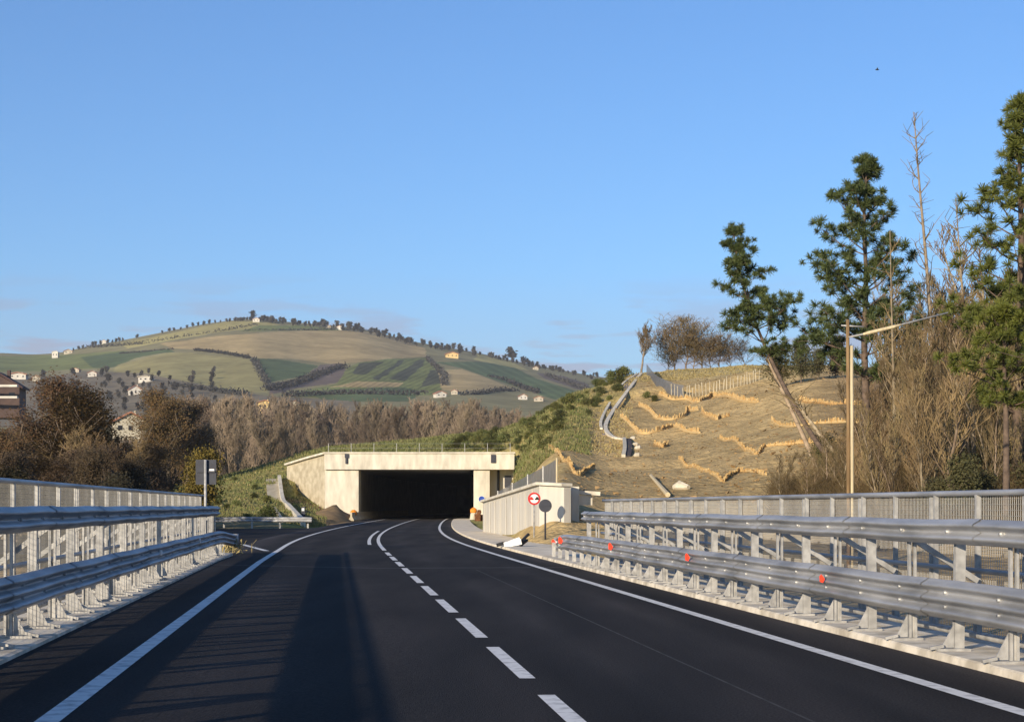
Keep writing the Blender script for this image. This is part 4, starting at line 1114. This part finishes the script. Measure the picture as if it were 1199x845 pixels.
# ------------------------------------------------------------------ trees
def grow(seed, H, levels=3, r0=.14, nodes=9, kids=(3, 2, 2), spread=.55, start=.25, wob=.08, up=.25, lean=(0, 0), minr=.012, reach=.42):
    r = random.Random(seed); segs = []; tips = []
    def br(p, d, L, rad, lv):
        n = (nodes, 4, 3, 2)[min(lv, 3)]
        for i in range(n):
            f0, f1 = i / n, (i + 1) / n
            q = p + d * (L / n)
            ra, rb = max(minr, rad * (1 - .85 * f0)), max(minr, rad * (1 - .85 * f1))
            segs.append((p, q, ra, rb, lv)); p = q
            d = (d + Vector((r.gauss(0, wob), r.gauss(0, wob), r.gauss(0, wob) * .5 + (.0 if lv == 0 else .10 * up * 4)))).normalized()
            if lv < levels and (lv > 0 or f1 >= start):
                k = kids[min(lv, len(kids) - 1)]
                k = int(k) + (1 if r.random() < k - int(k) else 0)
                for _ in range(k):
                    a = r.uniform(0, 2 * math.pi)
                    side = (d.orthogonal().normalized()); side = Matrix.Rotation(a, 3, d) @ side
                    cd = (d * (1 - spread) + side * spread + Vector((0, 0, up))).normalized()
                    LL = (H * reach * (1.08 - f1 * .75) if lv == 0 else L * r.uniform(.38, .62)) * r.uniform(.7, 1.15)
                    br(p, cd, LL, rb * (.5 if lv == 0 else .6), lv + 1)
        tips.append((p, d))
    br(Vector((0, 0, 0)), Vector((lean[0], lean[1], 1)).normalized(), H, r0, 0)
    return segs, tips

def seg_mb(segs, lv0, lv1, sides):
    m = MB()
    for (p, q, a, b, lv) in segs:
        if lv0 <= lv <= lv1: m.tube([p, q], [a, b], sides if lv == 0 else max(3, sides - 2), False)
    return m

def leaf_cloud(m, centers, n, R, size, r, flat=.8):
    for c in centers:
        for _ in range(n):
            o = Vector((r.gauss(0, 1), r.gauss(0, 1), r.gauss(0, flat))) * R * .55
            a = Vector((r.gauss(0, 1), r.gauss(0, 1), r.gauss(0, 1))).normalized(); b = a.orthogonal().normalized()
            s = size * r.uniform(.6, 1.3); p = c + o
            m.add([p - a * s, p + b * s * .6, p + a * s, p - b * s * .6], [(0, 1, 2, 3)])

def tree_proto(name, label, cat, seed, H, trunk_mat, crown_mat, leafy=None, group=None, loc=(0, 0, 0), **kw):
    segs, tips = grow(seed, H, **kw)
    t = thing(name, label, cat, (0, 0, 0), group)
    part('trunk', seg_mb(segs, 0, 9 if leafy and leafy.get('twigs', True) else 1, 6), trunk_mat, t, True)
    m = seg_mb(segs, 2, 9, 4) if not leafy or leafy.get('twigs', True) else MB()
    if leafy:
        r = random.Random(seed + 5)
        cs = [p for p, d in tips] + [q for (p, q, a, b, lv) in segs if lv >= leafy.get('lv', 2)]
        cs = [c for c in cs if r.random() < leafy['keep']]
        lm = MB(); leaf_cloud(lm, cs, leafy['n'], leafy['R'], leafy['size'], r)
        part('crown', lm, crown_mat, t)
    else:
        part('crown', m, crown_mat, t)
    t.location = loc
    remember(t)
    t['H'] = max(v.co.z for c in KIDS[t.name] for v in c.data.vertices)
    return t

def place(proto, px, D, top_y=None, scale=None, label=None, first=False, sx=1.0, base=None):
    x = (px - CX) / F * D
    z = (zg(x, D) if base is None else base) - .15
    s = scale if scale else max(.2, (zy(D, top_y) - z) / proto['H'])
    rz = rnd.uniform(0, 6.28)
    if first or not proto.get('used'):
        o = proto; o['used'] = 1
        o.location = (x, D, z); o.rotation_euler = (0, 0, rz); o.scale = (s * sx, s * sx, s)
    else:
        o = copy_tree(proto, (x, D, z), rz, (s * sx, s * sx, s))
    if label: o['label'] = label
    return o

# --- the bare wood in the valley behind the tunnel
wood = [tree_proto('bare_tree', 'bare grey brown tree of the valley wood behind the tunnel roof', 'tree', 100 + k, 13, M['bark_grey'], M['twig_far'],
        group='bare trees of the valley wood', levels=3, r0=.13, nodes=9, kids=(3, 2.2, 2), spread=.42, start=.18, minr=.028, up=.3, reach=.36) for k in range(6)]
env_u = [120, 180, 250, 300, 350, 400, 450, 520, 580, 640, 690]
env_y = [492, 482, 462, 460, 468, 468, 468, 467, 474, 486, 500]
for k in range(265):
    px = rnd.uniform(130, 670); D = 245 + 255 * rnd.random() ** .9
    D = min(D, 445)
    ty = float(np.interp(px, env_u, env_y)) + rnd.uniform(-2, 34) * (1.15 - (D - 245) / 300)
    if 122 < px < 182: ty = max(ty, 513)
    place(wood[k % 6], px, D, ty - 4, sx=rnd.uniform(.9, 1.3))
# --- brown woods on the left
rust = [tree_proto('rust_tree', 'rust leaved tree', 'tree', 200 + k, 11, M['bark_grey'], M['leaf_rust'], dict(n=26, R=.85, size=.095, keep=.62, lv=2),
        'rust leaved trees', levels=2, r0=.2, nodes=8, kids=(3, 3), spread=.5, start=.2, reach=.42, minr=.03) for k in range(2)]
brown = [tree_proto('brown_tree', 'brown thinning tree in the thicket behind the left parapet', 'tree', 220 + k, 9, M['bark_grey'], M['leaf_brown'], dict(n=20, R=.85, size=.085, keep=.6, lv=2),
        'brown thinning trees of the left thicket', levels=2, r0=.16, nodes=8, kids=(3.5, 3), spread=.5, start=.08, reach=.42, minr=.025) for k in range(3)]
darkb = [tree_proto('evergreen_bush', 'dark evergreen bush in the thicket behind the left parapet', 'bush', 240 + k, 5, M['bark_grey'], M['leaf_dark'], dict(n=16, R=.7, size=.085, keep=.8, lv=1),
        'dark evergreen bushes of the left thicket', levels=2, r0=.12, nodes=6, kids=(3, 2), spread=.6, start=.05, reach=.42, minr=.02) for k in range(2)]
bare_near = [tree_proto('bare_tree', 'bare twiggy tree in the thicket behind the left parapet', 'tree', 260 + k, 10, M['bark_grey'], M['twig'],
        group='bare trees of the left thicket', levels=3, r0=.13, nodes=9, kids=(3, 2.3, 2.2), spread=.48, start=.12, minr=.02, up=.25, reach=.4) for k in range(3)]
for px, D, ty, lab in ((70, 116, 424, 'tall rust brown tree rising highest over the left thicket'), (198, 205, 446, 'broad russet tree beside the large cream house'),
                       (18, 95, 492, 'orange brown leafy tree at the left edge behind the fence'), (96, 112, 440, 'second rust brown tree leaning against the tallest one'),
                       (118, 100, 522, 'low rust brown tree below the cream house'), (220, 214, 462, 'smaller russet tree right of the broad russet tree')):
    place(rust[int(px) // 2 % 2], px, D, ty, label=lab, sx=1.45)
for k in range(46):
    px = rnd.uniform(-70, 235); D = rnd.uniform(78, 122) if rnd.random() < .72 else rnd.uniform(205, 260)
    if px > 180: D = rnd.uniform(205, 260)
    ty = float(np.interp(px, [-70, 0, 40, 100, 140, 200, 255], [505, 502, 496, 500, 522, 500, 490])) + max(0, 190 - D) * .22 + rnd.uniform(-14, 20)
    place(brown[k % 3], px, D, ty, sx=rnd.uniform(1.1, 1.6))
for k in range(12):
    px = rnd.uniform(-60, 180); D = rnd.uniform(72, 112)
    ty = rnd.uniform(528, 562)
    place(darkb[k % 2], px, D, ty, sx=rnd.uniform(1.0, 1.7))
for k in range(34):
    px = rnd.uniform(-60, 215); D = rnd.uniform(90, 122) if rnd.random() < .6 else rnd.uniform(205, 245)
    if px > 178: D = rnd.uniform(205, 245)
    ty = float(np.interp(px, [-60, 40, 100, 140, 200, 300], [500, 496, 496, 514, 484, 470])) + max(0, 200 - D) * .12 + rnd.uniform(-14, 26)
    place(bare_near[k % 3], px, D, ty, sx=rnd.uniform(1.0, 1.4))
yb = tree_proto('yellow_bush', 'yellow leaved bush beside the dark sign back', 'bush', 281, 3.2, M['bark_grey'], M['leaf_yellow'], dict(n=18, R=.5, size=.06, keep=.9, lv=1), None,
                levels=2, r0=.06, nodes=6, kids=(3, 2), spread=.5, start=.1, reach=.42, minr=.012)
place(yb, 231, 116, 518, sx=.95)

# --- trees on the far hill: single trees along the ridge and hedges
ft = []
for k in range(4):
    segs, tips = grow(300 + k, 7, levels=1, nodes=6, kids=(3,), start=.2, reach=.36, minr=.1, r0=.3)
    m = seg_mb(segs, 0, 0, 4); r = random.Random(k)
    leaf_cloud(m, [q for (p, q, a, b, lv) in segs if lv == 1], 5, 1.3, .75, r)
    o = solo('distant_tree', m, M['leaf_far'], 'small dark tree standing along the far ridge and its hedges', 'tree', (0, 0, 0), 'small dark trees on the far hill'); ft.append(o)
used = [0] * 4; cnt = 0
def far_tree(px, py, h_px):
    global cnt
    p = hill_hit(px, py); k = cnt % 4; cnt += 1; s = h_px * p.y / F / 7
    if used[k]:
        o = ft[k].copy(); COL.objects.link(o)
    else: o = ft[k]; used[k] = 1
    o.location = p - Vector((0, 0, .4)); o.scale = (s * rnd.uniform(.9, 1.5), s * rnd.uniform(.9, 1.5), s); o.rotation_euler = (0, 0, rnd.uniform(0, 6.28))
def rid(px): return float(np.interp(px, HU, PY.min(axis=1)))
for px in (86, 92, 97, 108, 112, 118, 126, 131, 136, 140, 144, 160, 190, 198, 204, 211, 219, 226, 232, 238, 245, 252, 258, 266): far_tree(px, rid(px) + 1.5, rnd.uniform(3, 5.5))
for k in range(14): px = rnd.uniform(268, 296); far_tree(px, rid(px) + 2, rnd.uniform(3, 5))
far_tree(296.5, rid(296) + 1, 10)
for k in range(22): px = rnd.uniform(304, 335); far_tree(px, rid(px) + rnd.uniform(1, 4), rnd.uniform(4, 6.5))
for k in range(30): px = rnd.uniform(340, 405); far_tree(px, rid(px) + rnd.uniform(1, 5), rnd.uniform(3, 7))
for k in range(62): px = rnd.uniform(405, 560); far_tree(px, rid(px) + rnd.uniform(1, 6), rnd.uniform(4, 7.5))
for k in range(22): px = rnd.uniform(560, 625); far_tree(px, rid(px) + rnd.uniform(1, 4), rnd.uniform(3, 6))
far_tree(601, rid(601) + 2, 15); far_tree(613, rid(613) + 3, 9); far_tree(618, rid(618) + 3, 8)
for k in range(26): px = rnd.uniform(625, 700); far_tree(px, rid(px) + rnd.uniform(1, 5), rnd.uniform(3, 6))
for k in range(88): far_tree(rnd.uniform(40, 255), rnd.uniform(437, 486), rnd.uniform(5, 10))
def hedge(pts, h_px, w_px, label, dens=1.0):
    ps = [hill_hit(*p) for p in pts]; m = MB(); r = random.Random(len(label)); D = ps[0].y; k_ = D / F
    for a, b in zip(ps[:-1], ps[1:]):
        n = max(2, int((b - a).length / (1.6 * k_) * dens))
        for i in range(n):
            q = a + (b - a) * (i + r.random()) / n; q.x += r.gauss(0, w_px * k_ * .3)
            leaf_cloud(m, [q + Vector((0, 0, h_px * k_ * r.uniform(.15, .7)))], 5, h_px * k_ * .55, 1.0, r)
    solo('hedgerow', m, M['leaf_far'], label, 'hedgerow', tuple(ps[0]), 'hedgerows on the far hill')
hedge([(100, 408), (140, 405), (167, 403), (213, 395), (266, 387), (301, 381)], 3.6, 3, 'long dark hedgerow climbing from the left ridge to the summit')
hedge([(285, 388), (340, 387), (400, 386), (440, 388)], 2.4, 2, 'hedgerow along the upper edge of the big tan field')
hedge([(228, 411), (260, 414), (292, 420)], 3.2, 2.5, 'short hedgerow between the big tan field and the olive field', 2.2)
hedge([(297, 422), (304, 435), (313, 451)], 5, 4, 'dark hedgerow down the left edge of the small green field')
hedge([(315, 458), (345, 450), (372, 440), (402, 430)], 6, 14, 'thick purple brown thicket below the small green field', 2.2)
hedge([(203, 409), (170, 412), (140, 414)], 1.6, 2, 'thin hedgerow over the dark green field')
hedge([(572, 441), (595, 447), (612, 455), (632, 461)], 4.5, 4, 'dark hedgerow between the tan field and the green strips')
hedge([(540, 463), (560, 462), (585, 458), (605, 458)], 5, 4, 'hedgerow along the foot of the tan field beside the white houses')
hedge([(640, 440), (660, 447), (690, 458)], 4, 5, 'dark hedgerow running to the grassy flank at right')
hedge([(330, 464), (380, 462), (440, 462), (500, 462)], 6, 6, 'dark hedgerow at the hill foot above the bare wood', 1.6)
hedge([(500, 420), (508, 428), (520, 440), (520, 452)], 4, 4, 'hedgerow curving around the orchard rows')
hedge([(200, 452), (246, 458), (290, 464)], 6, 5, 'dark hedgerow along the foot of the olive field', 1.4)

# --- scrub on the green flank
gb = [tree_proto('scrub_bush', 'low green scrub bush on the grassy flank above the tunnel', 'bush', 400 + k, 1.6, M['bark_grey'], M['leaf_green'], dict(n=12, R=.45, size=.10, keep=1, lv=1, twigs=False),
        'green scrub bushes on the grassy flank', levels=1, r0=.04, nodes=5, kids=(4,), spread=.6, start=.1, reach=.55, minr=.012) for k in range(3)]
k = 0
while k < 130:
    px = rnd.uniform(520, 730); f = rnd.random()
    top = float(np.interp(px, [500, 560, 610, 660, 700, 735], [517, 508, 495, 468, 448, 436])); bot = float(np.interp(px, [500, 600, 640, 690, 735], [524, 530, 522, 485, 450]))
    p = hit(px, top + 3 + (bot - top) * f, 188 if px < 612 else 90)
    place(gb[k % 3], px, p.y, scale=rnd.uniform(.25, .55), sx=rnd.uniform(1.2, 2.0)); k += 1
for k in range(26):
    px = rnd.uniform(205, 318); D = rnd.uniform(128, 215); place(gb[k % 3], px, D, scale=rnd.uniform(.3, .7), sx=1.6, label='low green scrub bush on the bank left of the portal')['group'] = 'green scrub bushes left of the portal'
for px, py in ((725, 438), (732, 437), (717, 443), (766, 470), (757, 468)):
    p = hit(px, py, 150); place(gb[0], px, p.y, scale=.75 if px < 740 else .4, sx=1.5, label='dark green bush at the head of the pale channel')['group'] = 'bushes at the channel head'

# --- grass on the banks and dry grass on the hilltop
def grass(name, material, regions, n, h):
    m = MB(); r = random.Random(n)
    for _ in range(n):
        u0, u1, d0, d1 = regions[r.randrange(len(regions))]
        px, D = r.uniform(u0, u1), r.uniform(d0, d1); x = (px - CX) / F * D; p = Vector((x, D, zg(x, D) - .03))
        if 380 < px < 606 and D < 191: continue
        for q in range(3):
            a = r.uniform(0, 6.28); w = Vector((math.cos(a), math.sin(a), 0)) * .06 * (D / 150); b = p + Vector((r.gauss(0, .2), r.gauss(0, .2), 0))
            m.add([b - w, b + w, b + Vector((r.gauss(0, .12), r.gauss(0, .12), h * r.uniform(.5, 1.3)))], [(0, 1, 2)])
    o = link_mesh(name, m.v, m.f, material); tag(o, kind='stuff')
grass('bank_grass', M['grass'], [(200, 380, 126, 232), (380, 612, 193, 236), (600, 690, 130, 216)], 14000, .30)
grass('dry_grass', M['drygrass'], [(735, 1010, 205, 238), (735, 1010, 205, 238), (640, 740, 130, 214), (200, 360, 125, 230)], 8000, .2)

m = MB(); r = random.Random(3)
for _ in range(2600):
    px, D = r.uniform(650, 1000), r.uniform(72, 205); x = (px - CX) / F * D; z = zg(x, D)
    if HY - (z - CH) / D * F > 590: continue
    k = r.uniform(.04, .16) * (1.9 if r.random() < .06 else 1); p = Vector((x, D, z))
    q = [p + Vector((r.uniform(-1, 1), r.uniform(-1, 1), r.uniform(-.4, .8))) * k for _ in range(5)]
    m.add(q, [(0, 1, 2), (0, 2, 3), (0, 3, 4), (1, 2, 4), (2, 3, 4), (0, 1, 4)])
tag(link_mesh('rubble', m.v, m.f, M['soil']), kind='stuff')

# ------------------------------------------------------------------ pines
def pine(name, label, trunk_pts, crown_from, seed, spread, ntuft, tr, needle, R=.42, r0=.2, up=.12, skew=(0, 0), wd=.018):
    """trunk_pts: world points; limbs carrying round needle puffs from CROWN_FROM (0..1) up"""
    r = random.Random(seed); sp = spline(trunk_pts, 6); n = len(sp); base = sp[0]
    t = thing(name, label, 'pine tree', tuple(base))
    m = MB(); m.tube(sp, [r0 * (1 - .86 * i / (n - 1)) for i in range(n)], 8)
    tufts = []
    nw = max(6, int(ntuft / 34))
    for q in range(nw):
        for lim in range(r.choice((4, 5, 5, 6))):
            f = crown_from + (1 - crown_from) * min(.985, (q + .25 + r.uniform(-.16, .16)) / nw)
            i = min(n - 2, int(f * (n - 1))); p = sp[i].lerp(sp[i + 1], f * (n - 1) - i)
            g = (f - crown_from) / (1 - crown_from)
            prof = (1 - g) ** .85 * (.66 + .34 * min(1, g / .2))
            ln = max(.3, spread * prof * r.choice((.45, .75, .95, 1.1, 1.2)) * r.uniform(.85, 1.1))
            a = lim * 1.3 + q * 2.1 + r.uniform(-.5, .5)
            ln *= 1 + skew[0] * math.cos(a) + skew[1] * math.sin(a)
            d = Vector((math.cos(a), math.sin(a), up + .55 * g + r.uniform(-.1, .2))).normalized()
            c = [p]; dd = d.copy()
            for s_ in range(5):
                dd = (dd + Vector((r.gauss(0, .12), r.gauss(0, .12), .10 + r.gauss(0, .08)))).normalized(); c.append(c[-1] + dd * ln / 5)
            m.tube(c, [max(.012, r0 * .26 * (1 - .8 * j / 5) * (1 - .5 * g)) for j in range(6)], 4, False)
            nt = max(3, int(3 + ln * 3.0))
            for k in range(nt):
                w_ = (.38 + .62 * r.random() ** .7) * 5; j = min(4, int(w_)); b_ = c[j].lerp(c[j + 1], w_ - j)
                off = Vector((r.gauss(0, 1), r.gauss(0, 1), r.gauss(0, .45) + .25)) * (.10 + ln * .10)
                e_ = b_ + off
                m.tube([b_ - dd * .1, e_], [.014, .01], 3, False); tufts.append((e_, (off.normalized() * .3 + dd * .4 + Vector((0, 0, .6))).normalized()))
            tufts.append((c[-1], dd))
    tufts.append((sp[-1] - Vector((0, 0, .1)), Vector((0, 0, 1))))
    part('trunk', m, M['bark_pine'], t, True)
    m = MB()
    for p, d in tufts:
        s = R * r.uniform(.7, 1.25)
        for _ in range(tr):
            v = (Vector((r.gauss(0, 1), r.gauss(0, 1), r.gauss(0, .9))).normalized() + d * .45).normalized() * s * r.uniform(.7, 1.05)
            w = v.orthogonal().normalized(); w = (Matrix.Rotation(r.uniform(0, 6.28), 3, v) @ w) * wd
            m.add([p - w, p + w, p + v * .9 + w * .5, p + v, p + v * .9 - w * .5], [(0, 1, 2, 3, 4)])
    part('crown', m, needle, t)
    return t
def tp(lst): return [Vector(((u - CX) / F * D, D, zy(D, y))) for u, y, D in lst]
b1 = at(990, 88)
pine('leaning_pine', 'leaning pine with a bare slanting trunk and dark upright crown', [b1 - Vector((0, 0, .2))] + tp([(958, 520, 90), (925, 465, 92), (898, 410, 94), (880, 365, 94), (866, 315, 94), (857, 262, 94)]), .46, 11, 2.9, 330, 70, M['needle'], .34, .16, skew=(.08, -.1))
b2 = at(1012, 86)
pine('pine_tree', 'tall dark green pine rising behind the wooden lamp pole', [b2 - Vector((0, 0, .2))] + tp([(1014, 480, 86), (1012, 400, 86), (1014, 330, 86), (1012, 250, 86), (1016, 182, 86)]), .28, 22, 4.4, 470, 66, M['needle'], .37, .24, skew=(-.1, 0))
b3 = at(1192, 58)
pine('pine_tree', 'tallest yellow green pine cut off by the right edge', [b3 - Vector((0, 0, .2))] + tp([(1192, 480, 58), (1194, 380, 58), (1196, 280, 58), (1194, 190, 58), (1199, 112, 58)]), .18, 33, 3.0, 500, 70, M['needle_lit'], .29, .22, skew=(-.1, 0), wd=.014)
b4 = at(1178, 48)
pine('young_pine', 'young bright green pine low in front of the right edge pine', [b4 - Vector((0, 0, .2))] + tp([(1178, 500, 48), (1176, 420, 48), (1180, 360, 48)]), .40, 44, 1.8, 140, 80, M['needle_lit'], .22, .11, up=.0, skew=(-.2, 0), wd=.012)
# leaning bare trunks beside the leaning pine
for k, (pts, lab) in enumerate((([(958, 545, 92), (938, 505, 93), (915, 455, 94), (898, 420, 94)], 'short bare trunk leaning left beside the leaning pine'),
                                ([(1006, 572, 84), (985, 540, 86), (950, 495, 88), (932, 470, 89)], 'thin fallen looking trunk leaning below the leaning pine'))):
    p = tp(pts); p[0].z = zg(p[0].x, p[0].y) - .2
    m = MB(); m.tube(spline(p, 4), [.15 * (1 - .55 * i / 12) for i in range(13)], 7)
    t = thing('leaning_tree', lab, 'tree', tuple(p[0])); part('trunk', m, M['bark_pale'], t, True)
    m = MB(); r = random.Random(k)
    for s_ in spline(p, 4)[6:]:
        for _ in range(4):
            q = s_ + Vector((r.gauss(0, .7), r.gauss(0, .7), r.uniform(.2, 1.1))); m.tube([s_, s_.lerp(q, .5) + Vector((0, 0, .1)), q], [.03, .02, .01], 3, False)
    part('crown', m, M['twig'], t)

# --- bare trees of the right wood
def bare_tall(seed, pts, label, r0=.14):
    p = tp(pts); p[0].z = zg(p[0].x, p[0].y) - .2
    sp = spline(p, 5); n = len(sp); m = MB(); m.tube(sp, [max(.02, r0 * (1 - .86 * i / (n - 1))) for i in range(n)], 7)
    t = thing('bare_tree', label, 'tree', tuple(p[0])); part('trunk', m, M['bark_pale'], t, True)
    m = MB(); r = random.Random(seed)
    for i in range(int(n * .35), n - 1):
        for _ in range(2 if i > n * .5 else 1):
            a = r.uniform(0, 6.28); ln = r.uniform(.8, 2.2) * (1.25 - i / n); d = Vector((math.cos(a), math.sin(a), r.uniform(.4, 1.1))).normalized()
            c = [sp[i]]
            for s_ in range(4): d = (d + Vector((r.gauss(0, .15), r.gauss(0, .15), .12))).normalized(); c.append(c[-1] + d * ln / 4)
            m.tube(c, [.035, .028, .02, .016, .012], 3, False)
            for s_ in range(1, 5):
                q = c[s_] + Vector((r.gauss(0, .3), r.gauss(0, .3), r.uniform(.05, .45))); m.tube([c[s_], q], [.014, .008], 3, False)
    part('crown', m, M['twig'], t)
bare_tall(1, [(1108, 560, 74), (1098, 470, 74), (1090, 380, 74), (1084, 300, 74), (1076, 210, 74), (1070, 132, 74)], 'tallest bare tree with a straight pale trunk between the pines')
bare_tall(2, [(1049, 560, 70), (1047, 470, 70), (1045, 400, 70), (1042, 270, 70)], 'thin bare tree with a straight trunk right of the lamp pole', .10)
bare_tall(3, [(1142, 560, 66), (1136, 450, 66), (1126, 330, 66), (1119, 232, 66)], 'slim bare tree right of the tallest bare tree', .10)
bare_tall(4, [(1166, 560, 70), (1158, 450, 70), (1150, 330, 70), (1146, 290, 70)], 'reddish slim bare tree just left of the right edge pine', .11)
rb = [tree_proto('bare_sapling', 'bare brown sapling in the dense wood right of the lamp pole', 'tree', 500 + k, 8, M['bark_pale'], M['twig'],
      group='bare saplings of the right wood', levels=3, r0=.07, nodes=10, kids=(2.2, 1.8, 1.5), spread=.40, start=.2, minr=.011, up=.3, reach=.30) for k in range(5)]
for k in range(190):
    px = rnd.uniform(1008, 1260); D = rnd.uniform(52, 112)
    ty = float(np.interp(px, [1010, 1040, 1080, 1130, 1180, 1260], [410, 370, 318, 295, 295, 300])) + (112 - D) * .9 + rnd.uniform(0, 110) - (70 if k % 9 == 0 else 0)
    place(rb[k % 5], px, D, min(ty, 500), sx=rnd.uniform(.9, 1.5))
for k in range(22):
    px = rnd.uniform(905, 1015); D = rnd.uniform(68, 90); place(rb[k % 5], px, D, rnd.uniform(520, 556) if px < 960 else rnd.uniform(490, 545), sx=1.5, label='short bare sapling in the scrub around the leaning pine foot')['group'] = 'short saplings around the leaning pine foot'
ob = [tree_proto('olive_bush', 'olive brown bush in the scrub of the right wood', 'bush', 520 + k, 3.2, M['bark_grey'], M['leaf_olive'], dict(n=9, R=.6, size=.08, keep=.7, lv=1),
      'olive brown bushes of the right wood', levels=2, r0=.05, nodes=6, kids=(3, 2), spread=.55, start=.05, reach=.45, minr=.01) for k in range(2)]
for k in range(28):
    px = rnd.uniform(1010, 1260); D = rnd.uniform(50, 100); place(ob[k % 2], px, D, scale=rnd.uniform(.3, .65), sx=rnd.uniform(1, 1.5))
for k in range(3):
    px = rnd.uniform(955, 1000); D = rnd.uniform(62, 95); place(ob[k % 2], px, D, scale=rnd.uniform(.3, .55), sx=1.5)
# --- hilltop trees
for px, D, ty, s, lab in ((912, 170, 402, 1.4, 'dark olive bush on the hilltop behind the leaning pine'), (938, 168, 396, 1.3, 'second dark olive bush right of the leaning pine crown'), (958, 176, 404, 1.2, 'low olive bush near the tall dark pine on the hilltop')):
    place(ob[0], px, D, ty, sx=s, label=lab)
cb = tree_proto('cypress_bush', 'rounded orange brown bush on the hilltop beside the pole', 'bush', 540, 3.0, M['bark_grey'], M['leaf_brown'], dict(n=10, R=.5, size=.10, keep=.9, lv=1), None, levels=2, r0=.06, nodes=6, kids=(3, 2), spread=.4, start=.05, reach=.32, minr=.01)
place(cb, 978, 175, 388, sx=.9)
tb = [tree_proto('bare_bush', 'bare brown bush', 'bush', 550 + k, 6, M['bark_grey'], M['twig'], group='bare bushes on the hilltop', levels=3, r0=.12, nodes=7, kids=(3.2, 2.5, 2.2), spread=.66, start=.0, minr=.017, up=.26, reach=.78, wob=.16) for k in range(3)]
for k, (px, ty, lab) in enumerate(((790, 376, 'bare bush left of the hilltop row'), (803, 366, 'tallest bare bush of the hilltop row'), (822, 372, 'reddish bare bush in the middle of the hilltop row'), (842, 386, 'bare bush beside the leaning pine crown'), (812, 392, 'low bare bush in front of the hilltop row'), (855, 395, 'last low bare bush of the hilltop row at the pine'), (872, 392, 'bare bush half hidden by the leaning pine crown'), (832, 394, 'low dark bare bush between the taller hilltop bushes'), (782, 398, 'lowest bare bush at the left end of the hilltop row'))):
    place(tb[k % 3], px, 232, ty, label=lab, sx=1.15)
lone = tree_proto('bare_tree', 'small lone bare tree with a forked crown on the hill crest', 'tree', 571, 6.2, M['bark_grey'], M['twig'], levels=3, r0=.19, nodes=7, kids=(3.6, 2.6, 2.2), spread=.5, start=.34, minr=.018, up=.38, reach=.52, wob=.12)
place(lone, 751, 226, 373)
# --- undergrowth of brambles at the wood's foot
m = MB(); r = random.Random(77)
for _ in range(42000):
    px = r.uniform(905, 1290); D = r.uniform(46, 100) if px > 985 else r.uniform(60, 84)
    x = (px - CX) / F * D; p = Vector((x, D, zg(x, D)))
    h = r.uniform(.3, 1.9) * (1 if px > 990 else .5) * min(1, max(.3, (D - 42) / 14)); d = Vector((r.gauss(0, .45), r.gauss(0, .45), h)); w = Vector((r.uniform(.006, .015), .006, 0))
    b_ = p + d * .55 + Vector((r.gauss(0, .08), 0, .10)); e_ = p + d + Vector((r.gauss(0, .15), 0, -.12)); m.add([p - w, p + w, b_ + w * .8, b_ - w * .8, e_], [(0, 1, 2, 3), (3, 2, 4)])
tag(link_mesh('undergrowth', m.v, m.f, M['scrub']), kind='stuff')
# a bird high over the pines
p = Vector(((1027 - CX) / F * 150, 150, zy(150, 82))); m = MB()
m.tube([p + Vector((-.16, 0, 0)), p + Vector((-.05, 0, .01)), p + Vector((.08, 0, .01)), p + Vector((.2, 0, .0))], [.02, .06, .05, .015], 7)
for s in (-1, 1): m.poly_prism([p + Vector((-.06, 0, .02)), p + Vector((.07, 0, .02)), p + Vector((.04, s * .22, .12)), p + Vector((-.02, s * .42, .08)), p + Vector((-.06, s * .2, .11))], (0, 0, .012))
solo('bird', m, M['black'], 'small dark bird flying high above the pines', 'bird', tuple(p))
for o in list(bpy.data.objects):
    for k in ('H', 'used'):
        if k in o: del o[k]
# ------------------------------------------------------------------ the air
m = MB(); m.box((0, 2600, 292), (7000, 7600, 600))
hz = link_mesh('haze', m.v, m.f, None); tag(hz, kind='stuff')
hm = bpy.data.materials.new('haze'); hm.use_nodes = True; hn = hm.node_tree.nodes; hn.clear()
ho = hn.new('ShaderNodeOutputMaterial'); hv_ = hn.new('ShaderNodeVolumePrincipled')
hv_.inputs['Color'].default_value = (.86, .90, 1, 1); hv_.inputs['Density'].default_value = HAZE; hv_.inputs['Anisotropy'].default_value = .0
hm.node_tree.links.new(hv_.outputs[0], ho.inputs['Volume']); hz.data.materials[0] = hm
